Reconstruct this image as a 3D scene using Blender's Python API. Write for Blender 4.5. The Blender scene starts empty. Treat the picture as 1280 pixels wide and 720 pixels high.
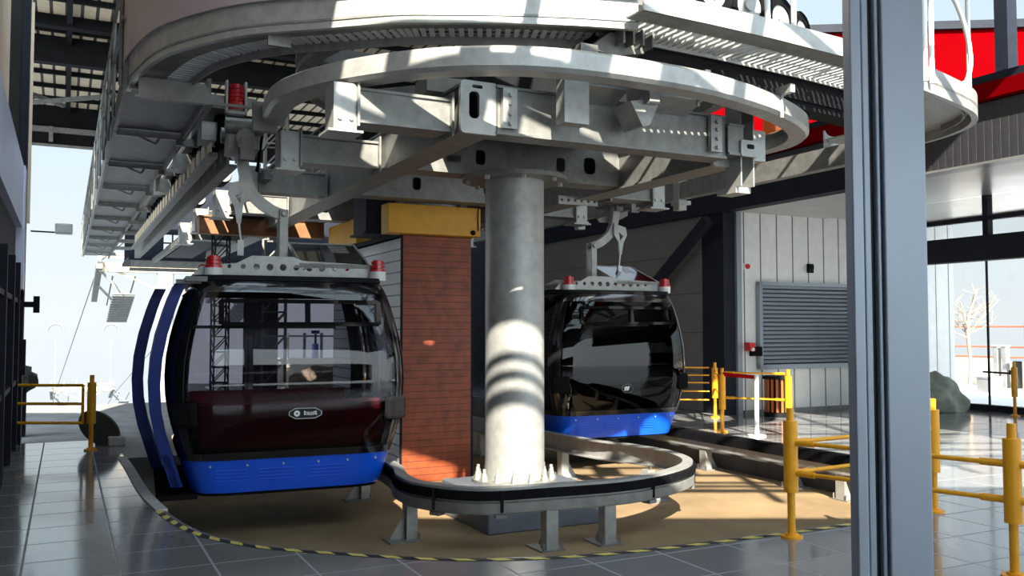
import bpy, bmesh, math, random
from mathutils import Vector, Matrix
from mathutils.geometry import tessellate_polygon
random.seed(7)
C = bpy.context.scene.collection
PI = math.pi
TH = math.radians(26.7)            # the station's long axis against the view
OX, OY = .03, 10.1                 # foot of the big column
CA, SA = math.cos(TH), math.sin(TH)

def W(b, a, z=0.0):                # station coordinates (across, along, up) to the world
    return Vector((OX + b*CA - a*SA, OY + b*SA + a*CA, z))

# ------------------------------------------------------------------ materials
def mat(name, col, rough=.5, metal=0.0, noise=0.0, nscale=6.0, bump=0.0, spec=.5, col2=None, ramp=(.35, .65), coat=0.0):
    m = bpy.data.materials.new(name); m.use_nodes = True
    nt = m.node_tree; p = nt.nodes['Principled BSDF']
    p.inputs['Base Color'].default_value = (*col, 1)
    p.inputs['Roughness'].default_value = rough
    p.inputs['Metallic'].default_value = metal
    p.inputs['Specular IOR Level'].default_value = spec
    p.inputs['Coat Weight'].default_value = coat
    if noise or col2 or bump:
        tc = nt.nodes.new('ShaderNodeTexCoord')
        nz = nt.nodes.new('ShaderNodeTexNoise'); nz.inputs['Scale'].default_value = nscale
        nz.inputs['Detail'].default_value = 6; nz.inputs['Roughness'].default_value = .6
        nt.links.new(tc.outputs['Object'], nz.inputs['Vector'])
        r = nt.nodes.new('ShaderNodeValToRGB')
        r.color_ramp.elements[0].position = ramp[0]; r.color_ramp.elements[1].position = ramp[1]
        c2 = col2 if col2 else tuple(min(1, c*(1+noise)) for c in col)
        c1 = col if col2 else tuple(c*(1-noise) for c in col)
        r.color_ramp.elements[0].color = (*c1, 1); r.color_ramp.elements[1].color = (*c2, 1)
        nt.links.new(nz.outputs['Fac'], r.inputs['Fac'])
        nt.links.new(r.outputs['Color'], p.inputs['Base Color'])
        if bump:
            bp = nt.nodes.new('ShaderNodeBump'); bp.inputs['Strength'].default_value = bump
            bp.inputs['Distance'].default_value = .02
            nt.links.new(nz.outputs['Fac'], bp.inputs['Height'])
            nt.links.new(bp.outputs['Normal'], p.inputs['Normal'])
    return m

def lines_mat(name, base, line, axis, spacing, width, rough=.5, metal=0.0, noise=.06, spec=.5, bump=.0):
    """plain board or sheet with joints every `spacing` metres along one object axis"""
    m = mat(name, base, rough, metal, noise, 5, spec=spec)
    nt = m.node_tree; p = nt.nodes['Principled BSDF']
    src = p.inputs['Base Color'].links[0].from_socket
    tc = nt.nodes.new('ShaderNodeTexCoord'); sp = nt.nodes.new('ShaderNodeSeparateXYZ')
    nt.links.new(tc.outputs['Object'], sp.inputs[0])
    d = nt.nodes.new('ShaderNodeMath'); d.operation = 'DIVIDE'; d.inputs[1].default_value = spacing
    nt.links.new(sp.outputs[axis], d.inputs[0])
    f = nt.nodes.new('ShaderNodeMath'); f.operation = 'FRACT'; nt.links.new(d.outputs[0], f.inputs[0])
    l = nt.nodes.new('ShaderNodeMath'); l.operation = 'LESS_THAN'; l.inputs[1].default_value = width/spacing
    nt.links.new(f.outputs[0], l.inputs[0])
    mx = nt.nodes.new('ShaderNodeMix'); mx.data_type = 'RGBA'
    nt.links.new(l.outputs[0], mx.inputs['Factor']); nt.links.new(src, mx.inputs[6])
    mx.inputs[7].default_value = (*line, 1)
    nt.links.new(mx.outputs[2], p.inputs['Base Color'])
    if bump:
        bp = nt.nodes.new('ShaderNodeBump'); bp.inputs['Strength'].default_value = bump; bp.invert = True
        bp.inputs['Distance'].default_value = .02
        nt.links.new(l.outputs[0], bp.inputs['Height']); nt.links.new(bp.outputs['Normal'], p.inputs['Normal'])
    return m

def tile_mat(name):
    m = bpy.data.materials.new(name); m.use_nodes = True
    nt = m.node_tree; p = nt.nodes['Principled BSDF']
    tc = nt.nodes.new('ShaderNodeTexCoord'); bk = nt.nodes.new('ShaderNodeTexBrick')
    bk.offset = 0.0; bk.inputs['Scale'].default_value = 1.0
    bk.inputs['Brick Width'].default_value = .6; bk.inputs['Row Height'].default_value = .6
    bk.inputs['Mortar Size'].default_value = .009; bk.inputs['Mortar Smooth'].default_value = .1
    bk.inputs['Bias'].default_value = 0
    bk.inputs['Color1'].default_value = (.165, .158, .148, 1); bk.inputs['Color2'].default_value = (.205, .197, .186, 1)
    bk.inputs['Mortar'].default_value = (.27, .27, .265, 1)
    nt.links.new(tc.outputs['Object'], bk.inputs['Vector'])
    nz = nt.nodes.new('ShaderNodeTexNoise'); nz.inputs['Scale'].default_value = 1.3; nz.inputs['Detail'].default_value = 5
    nt.links.new(tc.outputs['Object'], nz.inputs['Vector'])
    mx = nt.nodes.new('ShaderNodeMix'); mx.data_type = 'RGBA'; mx.blend_type = 'MULTIPLY'; mx.inputs['Factor'].default_value = .35
    nt.links.new(bk.outputs['Color'], mx.inputs[6]); nt.links.new(nz.outputs['Color'], mx.inputs[7])
    hs = nt.nodes.new('ShaderNodeHueSaturation'); hs.inputs['Saturation'].default_value = .1; hs.inputs['Value'].default_value = 1.3
    nt.links.new(mx.outputs[2], hs.inputs['Color']); nt.links.new(hs.outputs['Color'], p.inputs['Base Color'])
    mr = nt.nodes.new('ShaderNodeMapRange'); mr.inputs['To Min'].default_value = .05; mr.inputs['To Max'].default_value = .17
    nt.links.new(nz.outputs['Fac'], mr.inputs['Value']); mq = nt.nodes.new('ShaderNodeMix'); mq.data_type = 'FLOAT'
    nt.links.new(bk.outputs['Fac'], mq.inputs['Factor']); nt.links.new(mr.outputs[0], mq.inputs[2]); mq.inputs[3].default_value = .85
    nt.links.new(mq.outputs[0], p.inputs['Roughness'])
    sq = nt.nodes.new('ShaderNodeMath'); sq.operation = 'MULTIPLY_ADD'; sq.inputs[1].default_value = -.85; sq.inputs[2].default_value = .9
    nt.links.new(bk.outputs['Fac'], sq.inputs[0]); nt.links.new(sq.outputs[0], p.inputs['Specular IOR Level'])
    bp = nt.nodes.new('ShaderNodeBump'); bp.inputs['Strength'].default_value = .25; bp.inputs['Distance'].default_value = .004; bp.invert = True
    nt.links.new(bk.outputs['Fac'], bp.inputs['Height']); nt.links.new(bp.outputs['Normal'], p.inputs['Normal'])
    p.inputs['IOR'].default_value = 1.7
    return m

def glass_mat(name, tint, refl=.10, rough=.02):
    m = bpy.data.materials.new(name); m.use_nodes = True
    nt = m.node_tree; nt.nodes.clear()
    o = nt.nodes.new('ShaderNodeOutputMaterial'); tr = nt.nodes.new('ShaderNodeBsdfTransparent')
    gl = nt.nodes.new('ShaderNodeBsdfGlossy'); mx = nt.nodes.new('ShaderNodeMixShader')
    fr = nt.nodes.new('ShaderNodeFresnel'); fr.inputs['IOR'].default_value = 1.42
    ad = nt.nodes.new('ShaderNodeMath'); ad.operation = 'ADD'; ad.inputs[1].default_value = refl; ad.use_clamp = True
    tr.inputs['Color'].default_value = (*tint, 1); gl.inputs['Roughness'].default_value = rough
    nt.links.new(fr.outputs[0], ad.inputs[0]); nt.links.new(ad.outputs[0], mx.inputs[0])
    nt.links.new(tr.outputs[0], mx.inputs[1]); nt.links.new(gl.outputs[0], mx.inputs[2]); nt.links.new(mx.outputs[0], o.inputs[0])
    return m

def perforated_mat(name, axis_free=False):
    m = mat(name, (.42, .43, .43), .5, .35)
    nt = m.node_tree; p = nt.nodes['Principled BSDF']
    tc = nt.nodes.new('ShaderNodeTexCoord'); vo = nt.nodes.new('ShaderNodeTexVoronoi')
    vo.inputs['Scale'].default_value = 22; vo.inputs['Randomness'].default_value = 0.0
    nt.links.new(tc.outputs['Object'], vo.inputs['Vector'])
    l = nt.nodes.new('ShaderNodeMath'); l.operation = 'GREATER_THAN'; l.inputs[1].default_value = .32
    nt.links.new(vo.outputs['Distance'], l.inputs[0]); nt.links.new(l.outputs[0], p.inputs['Alpha'])
    return m

M = dict(
    galv=mat('galvanised_steel', (.215, .215, .20), .48, .35, .16, 9, .02),
    grate=mat('sunlit_grating_steel', (.62, .64, .63), .45, .1, .08, 8),  # paleness stands in for sunlight scattered through the grating
    galv_light=mat('pale_galvanised_steel', (.36, .36, .34), .42, .35, .12, 8),
    galv_dark=mat('dark_galvanised_steel', (.15, .15, .14), .55, .3, .2, 7),  # darker tone of the galvanised steel
    mauve=mat('mauve_grey_sheet', (.46, .38, .39), .45, .2, .08, 3),
    alu=mat('painted_aluminium', (.46, .53, .62), .38, .25, .04, 3),
    alu_dark=mat('dark_gasket', (.012, .014, .022), .4),
    black=mat('black_rubber', (.010, .010, .011), .7, 0, .2, 12, spec=.0),
    gloss_black=mat('gloss_black', (.008, .008, .010), .12, 0, coat=.5),
    navy=mat('dark_navy_steel', (.014, .017, .026), .6, 0, .15, 4, spec=.15),
    dark=mat('dark_steel', (.010, .0105, .012), .7, 0, .2, 5, spec=.12),
    blue=mat('blue_body', (.005, .085, .62), .28, 0, .05, 3, coat=.3),
    blue_dark=mat('navy_blue_door', (.004, .022, .16), .35, 0, spec=.25),
    yellow=mat('safety_yellow', (.82, .36, .008), .4, 0, .06, 6),
    yellow2=mat('yellow_beam_paint', (.68, .34, .012), .45, 0, .08, 5),
    orange=mat('orange_plastic', (.85, .16, .015), .45),
    red=mat('red_plastic', (.55, .008, .012), .3, coat=.3),
    red_wall=mat('red_cladding', (.14, .0006, .0016), .9, 0, .04, 2, spec=.0),
    rust=mat('red_brown_paint', (.42, .13, .07), .5),
    white=mat('white_paint', (.75, .75, .73), .4),
    maroon=mat('maroon_upholstery', (.30, .022, .045), .6, 0, .15, 10),
    pitfloor=mat('brown_concrete', (.18, .120, .060), .75, 0, 0, 1.6, .1, col2=(.29, .20, .10), ramp=(.3, .7)),
    concrete=mat('grey_concrete', (.26, .26, .26), .8, 0, .18, 1.8, .1),
    concrete_light=mat('pale_concrete', (.46, .45, .43), .75, 0, .15, 4),
    curb=mat('dark_grey_render', (.085, .085, .09), .8, 0, .15, 3),
    pedestal=mat('dark_grey_pedestal_paint', (.10, .11, .13), .5, 0, .12, 4),
    tile=tile_mat('polished_grey_tiles'),
    wood=None, siding=None,
    glass=glass_mat('tinted_window_glass', (.66, .66, .69), .0),
    glass_dark=glass_mat('dark_tinted_glass', (.50, .40, .42), .0),
    glass_vdark=glass_mat('very_dark_glass', (.05, .05, .055), .0),
    glass_clear=glass_mat('clear_glass', (.985, .99, .99), .0),
    perf=perforated_mat('perforated_sheet'),
    tape_y=mat('tape_yellow', (.62, .50, .12), .6), tape_k=mat('tape_black', (.02, .02, .02), .6),
    stone=mat('pale_rock', (.42, .33, .22), .9, 0, .3, 6, .3),
    pale_wall=mat('pale_outdoor_wall', (.82, .76, .60), .8, 0, .08, 3),
    tarp=mat('grey_green_tarpaulin', (.30, .33, .28), .7, 0, .2, 6, .3),
    guide=mat('dark_olive_plastic', (.055, .06, .05), .5, 0, .15, 5),
    bark=mat('bare_bark', (.34, .26, .19), .8),
    solar=mat('dark_solar_cells', (.008, .009, .016), .08, .2, coat=.6),
    beige=mat('beige_cladding', (.70, .56, .40), .7, 0, .06, 2),
    lightblue=mat('pale_blue_panel', (.62, .66, .82), .4, 0, .05, 2),
    soffit=mat('brushed_soffit_sheet', (.42, .42, .40), .28, .6, .1, 1.5),
)
M['wood'] = lines_mat('red_brown_timber_boards', (.25, .050, .014), (.07, .016, .006), 'Z', .095, .008, .5, 0, .3, bump=.5)
M['siding'] = lines_mat('pale_grey_lap_siding', (.62, .62, .64), (.10, .10, .11), 'Z', .16, .018, .5, 0, .05, bump=.5)
M['seam'] = lines_mat('pale_standing_seam_sheet', (.70, .71, .69), (.10, .105, .11), 'X', .42, .03, .45, .1, .05, bump=.4)
M['panel'] = lines_mat('grey_wall_panels', (.145, .13, .12), (.07, .065, .062), 'Z', .78, .02, .6, 0, .08)
M['corr'] = lines_mat('dark_corrugated_sheet', (.045, .045, .048), (.04, .04, .043), 'Y', .12, .05, .5, .2, .12, bump=.6)
M['deck'] = lines_mat('ribbed_roof_deck', (.80, .66, .46), (.06, .05, .04), 'X', .26, .06, .6, 0, .1)
M['louvre'] = mat('louvre_grey', (.27, .31, .36), .4, .3)

# ------------------------------------------------------------------ mesh helpers
def BM(): return bmesh.new()

def box(bm, c, s, rz=0.0, mtx=None):
    m = Matrix.Translation(Vector(c)) @ Matrix.Rotation(rz, 4, 'Z') @ Matrix.Diagonal((s[0], s[1], s[2], 1))
    if mtx: m = mtx @ m
    return bmesh.ops.create_cube(bm, size=1.0, matrix=m)['verts']

def bx(bm, x0, x1, y0, y1, z0, z1):
    return box(bm, ((x0+x1)/2, (y0+y1)/2, (z0+z1)/2), (abs(x1-x0), abs(y1-y0), abs(z1-z0)))

def bar(bm, p, q, w, h=None):
    p, q = Vector(p), Vector(q); h = h or w
    d = q-p; L = d.length
    zc = d.normalized(); up = Vector((0, 0, 1)) if abs(zc.z) < .95 else Vector((0, 1, 0))
    xc = up.cross(zc).normalized(); yc = zc.cross(xc)
    m = Matrix((xc, yc, zc)).transposed().to_4x4(); m.translation = (p+q)/2
    return bmesh.ops.create_cube(bm, size=1.0, matrix=m @ Matrix.Diagonal((w, h, L, 1)))['verts']

def cyl(bm, p, q, r, r2=None, n=20):
    p, q = Vector(p), Vector(q); d = q-p
    m = d.to_track_quat('Z', 'Y').to_matrix().to_4x4(); m.translation = (p+q)/2
    return bmesh.ops.create_cone(bm, cap_ends=True, segments=n, radius1=r, radius2=r if r2 is None else r2, depth=d.length, matrix=m)['verts']

def ball(bm, c, r, sc=(1, 1, 1), u=16, v=10):
    m = Matrix.Translation(Vector(c)) @ Matrix.Diagonal((*sc, 1))
    return bmesh.ops.create_uvsphere(bm, u_segments=u, v_segments=v, radius=r, matrix=m)['verts']

def tube(bm, pts, r, n=10, closed=False):
    pts = [Vector(p) for p in pts]; rings = []; N = len(pts); prev = None
    for i, p in enumerate(pts):
        a = pts[i-1] if (i > 0 or closed) else pts[0]
        b = pts[(i+1) % N] if (i < N-1 or closed) else pts[-1]
        t = (b-a).normalized()
        up = prev if prev is not None else (Vector((0, 0, 1)) if abs(t.z) < .9 else Vector((1, 0, 0)))
        x = (up - t*up.dot(t)).normalized(); prev = x; y = t.cross(x)
        rings.append([bm.verts.new(p + (x*math.cos(2*PI*k/n) + y*math.sin(2*PI*k/n))*r) for k in range(n)])
    for i in range(N if closed else N-1):
        A, B = rings[i], rings[(i+1) % N]
        for k in range(n): bm.faces.new((A[k], A[(k+1) % n], B[(k+1) % n], B[k]))
    if not closed:
        bm.faces.new(rings[0][::-1]); bm.faces.new(rings[-1])

def smooth_path(pts, n=6, closed=False):
    P = [Vector(p) for p in pts]; out = []
    N = len(P)
    for i in range(N-1):
        p0 = P[max(i-1, 0)]; p1 = P[i]; p2 = P[i+1]; p3 = P[min(i+2, N-1)]
        for k in range(n):
            t = k/n
            out.append(.5*((2*p1) + (p2-p0)*t + (2*p0-5*p1+4*p2-p3)*t*t + (3*p1-p0-3*p2+p3)*t**3))
    out.append(P[-1]); return out

def normals2(path):
    out = []
    for i in range(len(path)):
        a = path[max(i-1, 0)]; b = path[min(i+1, len(path)-1)]
        t = (b-a).normalized(); out.append(Vector((t.y, -t.x)))
    return out

def sweep(bm, path, prof):
    """closed profile [(offset to the right of travel, z)] along a path of 2-D points"""
    path = [Vector((p[0], p[1])) for p in path]; nr = normals2(path); rings = []
    for p, n in zip(path, nr):
        rings.append([bm.verts.new((p.x + n.x*o, p.y + n.y*o, z)) for o, z in prof])
    k = len(prof)
    for A, B in zip(rings, rings[1:]):
        for i in range(k): bm.faces.new((A[i], A[(i+1) % k], B[(i+1) % k], B[i]))
    bm.faces.new(rings[0][::-1]); bm.faces.new(rings[-1])

def rect(o0, o1, z0, z1): return [(o0, z0), (o1, z0), (o1, z1), (o0, z1)]

def plate(bm, outer, holes, y0, y1, mtx=None):
    """flat plate in the x-z plane with holes, thickness y0..y1"""
    loops = [[Vector((x, z, 0)) for x, z in outer]] + [[Vector((x, z, 0)) for x, z in h] for h in holes]
    tris = tessellate_polygon(loops); flat = [v for l in loops for v in l]
    f = [bm.verts.new((v.x, y0, v.y)) for v in flat]; g = [bm.verts.new((v.x, y1, v.y)) for v in flat]
    for t in tris:
        try: bm.faces.new([f[i] for i in t]); bm.faces.new([g[i] for i in reversed(t)])
        except ValueError: pass
    o = 0
    for l in loops:
        n = len(l)
        for i in range(n):
            a, b = o+i, o+(i+1) % n
            bm.faces.new((f[a], f[b], g[b], g[a]))
        o += n
    if mtx: bmesh.ops.transform(bm, matrix=mtx, verts=f+g)
    return f+g

def rrect(cx, cz, w, h, r=.03, n=4):
    pts = []
    for sx, sz, a0 in ((1, -1, -90), (1, 1, 0), (-1, 1, 90), (-1, -1, 180)):
        for k in range(n+1):
            a = math.radians(a0 + 90*k/n)
            pts.append((cx + sx*(w/2-r) + r*math.cos(a), cz + sz*(h/2-r) + r*math.sin(a)))
    return pts

def disc(cx, cz, r, n=14): return [(cx+r*math.cos(2*PI*k/n), cz+r*math.sin(2*PI*k/n)) for k in range(n)]

def poly(bm, pts, z):
    V = [bm.verts.new((x, y, z)) for x, y in pts]
    for t in tessellate_polygon([[Vector((x, y, 0)) for x, y in pts]]): bm.faces.new([V[i] for i in t])
    bm.normal_update()
    for f in bm.faces:
        if f.normal.z < 0: f.normal_flip()

def slab(bm, pts, z0, z1):
    pts = [tuple(p) for p in pts]
    tris = tessellate_polygon([[Vector((x, y, 0)) for x, y in pts]])
    A = [bm.verts.new((x, y, z1)) for x, y in pts]; B = [bm.verts.new((x, y, z0)) for x, y in pts]
    for t in tris:
        bm.faces.new([A[i] for i in t]); bm.faces.new([B[i] for i in reversed(t)])
    n = len(pts)
    for i in range(n): bm.faces.new((A[i], A[(i+1) % n], B[(i+1) % n], B[i]))

def obj(name, bm, m, parent=None, smooth=None, bevel=0.0):
    bmesh.ops.recalc_face_normals(bm, faces=bm.faces)
    me = bpy.data.meshes.new(name); bm.to_mesh(me); bm.free()
    o = bpy.data.objects.new(name, me); C.objects.link(o)
    for x in (m if isinstance(m, (list, tuple)) else [m]): me.materials.append(x)
    if smooth:
        for p in me.polygons: p.use_smooth = True
        md = o.modifiers.new('es', 'EDGE_SPLIT'); md.split_angle = math.radians(smooth)
    if bevel:
        md = o.modifiers.new('bv', 'BEVEL'); md.width = bevel; md.segments = 2; md.limit_method = 'ANGLE'
    if parent is not None: o.parent = parent
    return o

def tag(o, label, cat, group=None, kind=None):
    o['label'] = label; o['category'] = cat
    if group: o['group'] = group
    if kind: o['kind'] = kind
    return o

def thing(name, label, cat, b=0, a=0, z=0, yaw=0.0, group=None):
    o = bpy.data.objects.new(name, None); o.empty_display_size = .2; C.objects.link(o)
    o.location = W(b, a, z); o.rotation_euler = (0, 0, TH + yaw)
    return tag(o, label, cat, group)

def solo(name, bm, m, label, cat, b=0, a=0, z=0, yaw=0.0, group=None, kind=None, **kw):
    o = obj(name, bm, m, None, **kw); o.location = W(b, a, z); o.rotation_euler = (0, 0, TH + yaw)
    return tag(o, label, cat, group, kind)

def struct(name, bm, m, b=0, a=0, z=0, label=None, **kw):
    o = obj(name, bm, m, None, **kw); o.location = W(b, a, z); o.rotation_euler = (0, 0, TH)
    o['kind'] = 'structure'
    o['label'] = label or name.replace('_', ' '); o['category'] = 'building'
    return o

def dup(root, b, a, z, yaw, label, group=None):
    r = root.copy(); C.objects.link(r); r.location = W(b, a, z); r.rotation_euler = (0, 0, TH+yaw)
    r['label'] = label
    if group: r['group'] = group
    for ch in list(root.children):
        c = ch.copy(); C.objects.link(c); c.parent = r
        for g in ch.children:
            d = g.copy(); C.objects.link(d); d.parent = c
    return r

def text_mesh(name, s, size, m, parent, mtx, depth=.002):
    cu = bpy.data.curves.new(name+'_curve', 'FONT'); cu.body = s; cu.size = size; cu.extrude = depth
    cu.align_x = 'CENTER'; cu.align_y = 'CENTER'
    t = bpy.data.objects.new(name+'_tmp', cu); C.objects.link(t)
    dg = bpy.context.evaluated_depsgraph_get(); me = bpy.data.meshes.new_from_object(t.evaluated_get(dg))
    bpy.data.objects.remove(t); bpy.data.curves.remove(cu)
    me.transform(mtx); o = bpy.data.objects.new(name, me); C.objects.link(o)
    me.materials.clear(); me.materials.append(m); o.parent = parent
    return o

# ------------------------------------------------------------------ setting: floors and pit
PITZ = -.45
edge = smooth_path([(-3.85, 3.5), (-3.82, 2.5), (-3.77, .42), (-3.58, -1.15), (-3.22, -1.95), (-2.68, -2.49), (-2.05, -2.99),
                    (-1.37, -3.28), (-.66, -3.40), (.42, -3.45), (1.5, -3.44), (2.1, -3.25), (4.3, -1.5)], 5)
edge = [(p.x, p.y) for p in edge]
bm = BM()
slab(bm, [(-10, 5.6), (-10, -16), (13.5, -16), (13.5, 12), (4.3, 12)] + edge[::-1] + [(-3.85, 5.6)], -.012, 0)
struct('floor', bm, M['tile'])
bm = BM(); slab(bm, edge + [(4.3, 12), (-1.6, 12), (-1.6, 3.5)], PITZ-.1, PITZ)
struct('floor_pit', bm, M['pitfloor'])
bm = BM()
sweep(bm, edge, rect(0, .12, PITZ, -.012)); bx(bm, -3.85, -1.6, 3.5, 3.62, PITZ, -.02)
struct('wall_pit', bm, M['concrete'])
bm = BM(); sweep(bm, [(4.3, -1.5), (4.3, 12)], rect(0, .12, PITZ, -.005)); struct('wall_curb', bm, M['curb'])
bm = BM(); slab(bm, [(-14, 5.6), (-3.85, 5.6), (-3.85, 3.5), (-1.6, 3.5), (-1.6, 12.6), (-14, 12.6)], -.3, -.015)
struct('floor_terrace', bm, M['concrete'])
bm = BM(); slab(bm, [(-7.4, 19.0), (-2, 19.0), (-2, 27), (-10.2, 27)], -.3, -.02)
o = obj('floor_yard', bm, M['concrete']); o['kind'] = 'structure'; o['label'] = 'yard'; o['category'] = 'building'
# pale lip along the pit edge on the boarding side
bm = BM(); sweep(bm, edge[:13], rect(-.02, .085, -.03, .012))
struct('trim_pit_lip', bm, M['concrete_light'])
# hazard tape
bm = BM(); path = [Vector(p) for p in edge]
L = [0]
for p, q in zip(path, path[1:]): L.append(L[-1] + (q-p).length)
def along(s):
    for i in range(len(path)-1):
        if L[i+1] >= s:
            t = (s-L[i])/(L[i+1]-L[i]); p = path[i].lerp(path[i+1], t); d = (path[i+1]-path[i]).normalized()
            return p, Vector((d.y, -d.x))
    return path[-1], Vector((0, -1))
s = 3.75; k = 0; step = .13
while s < L[-1]-2.8:
    (p0, n0), (p1, n1) = along(s), along(s+step); (p2, n2), (p3, n3) = along(s+step+.07), along(s+.07)
    o0, o1 = .035, .095
    vs = [bm.verts.new((*(p + n*o), .004)) for p, n, o in ((p0, n0, o0), (p1, n1, o0), (p2, n2, o1), (p3, n3, o1))]
    f = bm.faces.new(vs); f.material_index = k % 2
    s += step; k += 1
solo('hazard_tape', bm, [M['tape_y'], M['tape_k']], 'yellow and black striped hazard tape curving along the edge of the brown pit', 'tape')
# block that ends the lip
bm = BM(); bx(bm, -.11, .11, -.5, .5, 0, .13)
solo('kerb_block', bm, M['concrete_light'], 'pale grey kerb block at the far end of the pit lip', 'kerb', -3.88, 5.2, 0, bevel=.02)

# ------------------------------------------------------------------ column and pedestal
bm = BM(); bx(bm, -.68, .66, -.75, .50, PITZ, -.06)
solo('column_pedestal', bm, M['pedestal'], 'dark grey painted concrete block under the big steel column', 'pedestal', 0, 0, 0, bevel=.015)
col = thing('support_column', 'thick round galvanised steel column bolted to the dark pedestal', 'column', 0, 0, 0)
bm = BM(); cyl(bm, (0, 0, -.03), (0, 0, 3.34), .335, n=48); obj('shaft', bm, M['galv_light'], col, smooth=40)
bm = BM(); cyl(bm, (0, 0, -.06), (0, 0, -.02), .48, n=40); obj('base_plate', bm, M['galv'], col, smooth=40)
bm = BM(); cyl(bm, (0, 0, 3.33), (0, 0, 3.375), .60, n=40); obj('top_flange', bm, M['galv'], col, smooth=40)
bolt = None
for k in range(14):
    a = 2*PI*k/14+.2; x, y = .425*math.cos(a), .425*math.sin(a)
    bm = BM(); cyl(bm, (0, 0, -.02), (0, 0, .03), .035, n=6); cyl(bm, (0, 0, .03), (0, 0, .11), .018, n=10); cyl(bm, (0, 0, .03), (0, 0, .06), .028, n=6)
    if bolt is None:
        bolt = obj('anchor_bolt', bm, M['galv_light'], col); o = bolt
    else:
        bm.free(); o = bolt.copy(); C.objects.link(o); o.parent = col
    o.location = (x, y, 0)
for k in range(8):
    a = 2*PI*k/8+.5
    bm = BM(); x, y = .53*math.cos(a), .53*math.sin(a)
    cyl(bm, (x, y, 3.29), (x, y, 3.33), .03, n=6); obj('flange_bolt', bm, M['galv_light'], col)

# ------------------------------------------------------------------ guide rails
def guide_leg(parent, b, a, ztop, face=0.0, w=.12):
    bm = BM(); Mx = Matrix.Translation((b, a, 0)) @ Matrix.Rotation(face, 4, 'Z')
    h0 = PITZ
    for s in (-1, 1): bmesh.ops.transform(bm, matrix=Mx, verts=bx(bm, s*w/2-.006, s*w/2+.006, -.05, .06, h0, ztop))
    bmesh.ops.transform(bm, matrix=Mx, verts=bx(bm, -w/2, w/2, -.055, -.043, h0, ztop))
    v = plate(bm, [(.06, h0+.01), (.22, h0+.01), (.20, h0+.05), (.09, h0+.22), (.06, h0+.45)], [], -.005, .005)
    bmesh.ops.transform(bm, matrix=Mx @ Matrix.Rotation(PI/2, 4, 'Z'), verts=v)
    o = obj('support_leg', bm, M['galv_light'], parent)
    bm = BM(); bmesh.ops.transform(bm, matrix=Mx, verts=bx(bm, -.13, .13, -.08, .25, h0, h0+.015))
    for x in (-.1, .1): bmesh.ops.transform(bm, matrix=Mx, verts=cyl(bm, (x, -.06, h0), (x, -.06, h0+.08), .010, n=8))
    obj('base_plate', bm, M['galv'], o)

gr = thing('guide_rail', 'curved galvanised cabin guide rail with black rubber strip looping round the column', 'rail')
U = smooth_path([(-1.30, 10), (-1.30, 4), (-1.31, 1.7), (-1.40, .30), (-1.55, -.35), (-1.52, -.92), (-1.12, -1.46), (-.40, -1.60), (.49, -1.64), (1.30, -1.36),
                 (1.85, -.88), (2.10, -.15), (2.05, .55), (1.84, 1.3), (1.70, 4), (1.68, 10)], 6)
bm = BM(); sweep(bm, U, [(-o_-.075, z_) for o_, z_ in ((-.045, -.075), (.05, -.075), (.05, -.06), (-.03, -.06), (-.03, .155), (.07, .155), (.07, .17), (-.045, .17))])
obj('channel', bm, M['galv_light'], gr, smooth=50)
bm = BM(); sweep(bm, U, [(-o_-.075, z_) for o_, z_ in ((-.047, .055), (-.045, .055), (-.045, .145), (-.075, .14), (-.075, .06))]); obj('rubber_strip', bm, M['black'], gr, smooth=50)
bm = BM(); sweep(bm, U, [(-o_-.075, z_) for o_, z_ in ((-.07, -.06), (-.046, -.07), (-.046, .04), (-.07, .03))]); obj('lower_lip', bm, M['galv'], gr, smooth=50)
for i in (32, 38, 50, 58):
    p = U[i]; n = normals2(U)[i]; ang = math.atan2(n.y, n.x)
    bm = BM(); box(bm, (p.x+n.x*-.012, p.y+n.y*-.012, .05), (.028, .03, .20), ang); obj('joint_plate', bm, M['gloss_black'], gr)
    bm = BM(); box(bm, (p.x+n.x*-.06, p.y+n.y*-.06, -.09), (.10, .11, .035), ang); obj('joint_clamp', bm, M['galv'], gr)
for b, a, f in ((-1.22, 1.7, PI/2), (-1.44, -.53, PI/2), (-.40, -1.53, 0), (.22, -1.58, 0), (1.80, -.02, -1.4), (1.72, 1.9, -PI/2), (1.66, 4.5, -PI/2), (-1.20, 4.2, PI/2)):
    guide_leg(gr, b, a, -.06, f)
orl = thing('guide_rail', 'straight galvanised guide rail with dark strip beside the far boarding platform', 'rail')
bm = BM(); sweep(bm, [(4.0, -1.5), (4.0, 9)], [(-.05, -.13), (.05, -.13), (.05, -.11), (-.03, -.11), (-.03, .07), (.16, .07), (.16, .085), (-.05, .085)]); obj('channel', bm, M['galv_light'], orl)
bm = BM(); sweep(bm, [(4.0, -1.5), (4.0, 9)], [(-.08, -.03), (-.051, -.03), (-.051, .105), (.10, .105), (.10, .088), (-.08, .088)]); obj('rubber_strip', bm, M['black'], orl)
for a in (4.2, 1.63, -.12, -1.0): guide_leg(orl, 4.02, a, -.12, -PI/2, .14)

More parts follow.
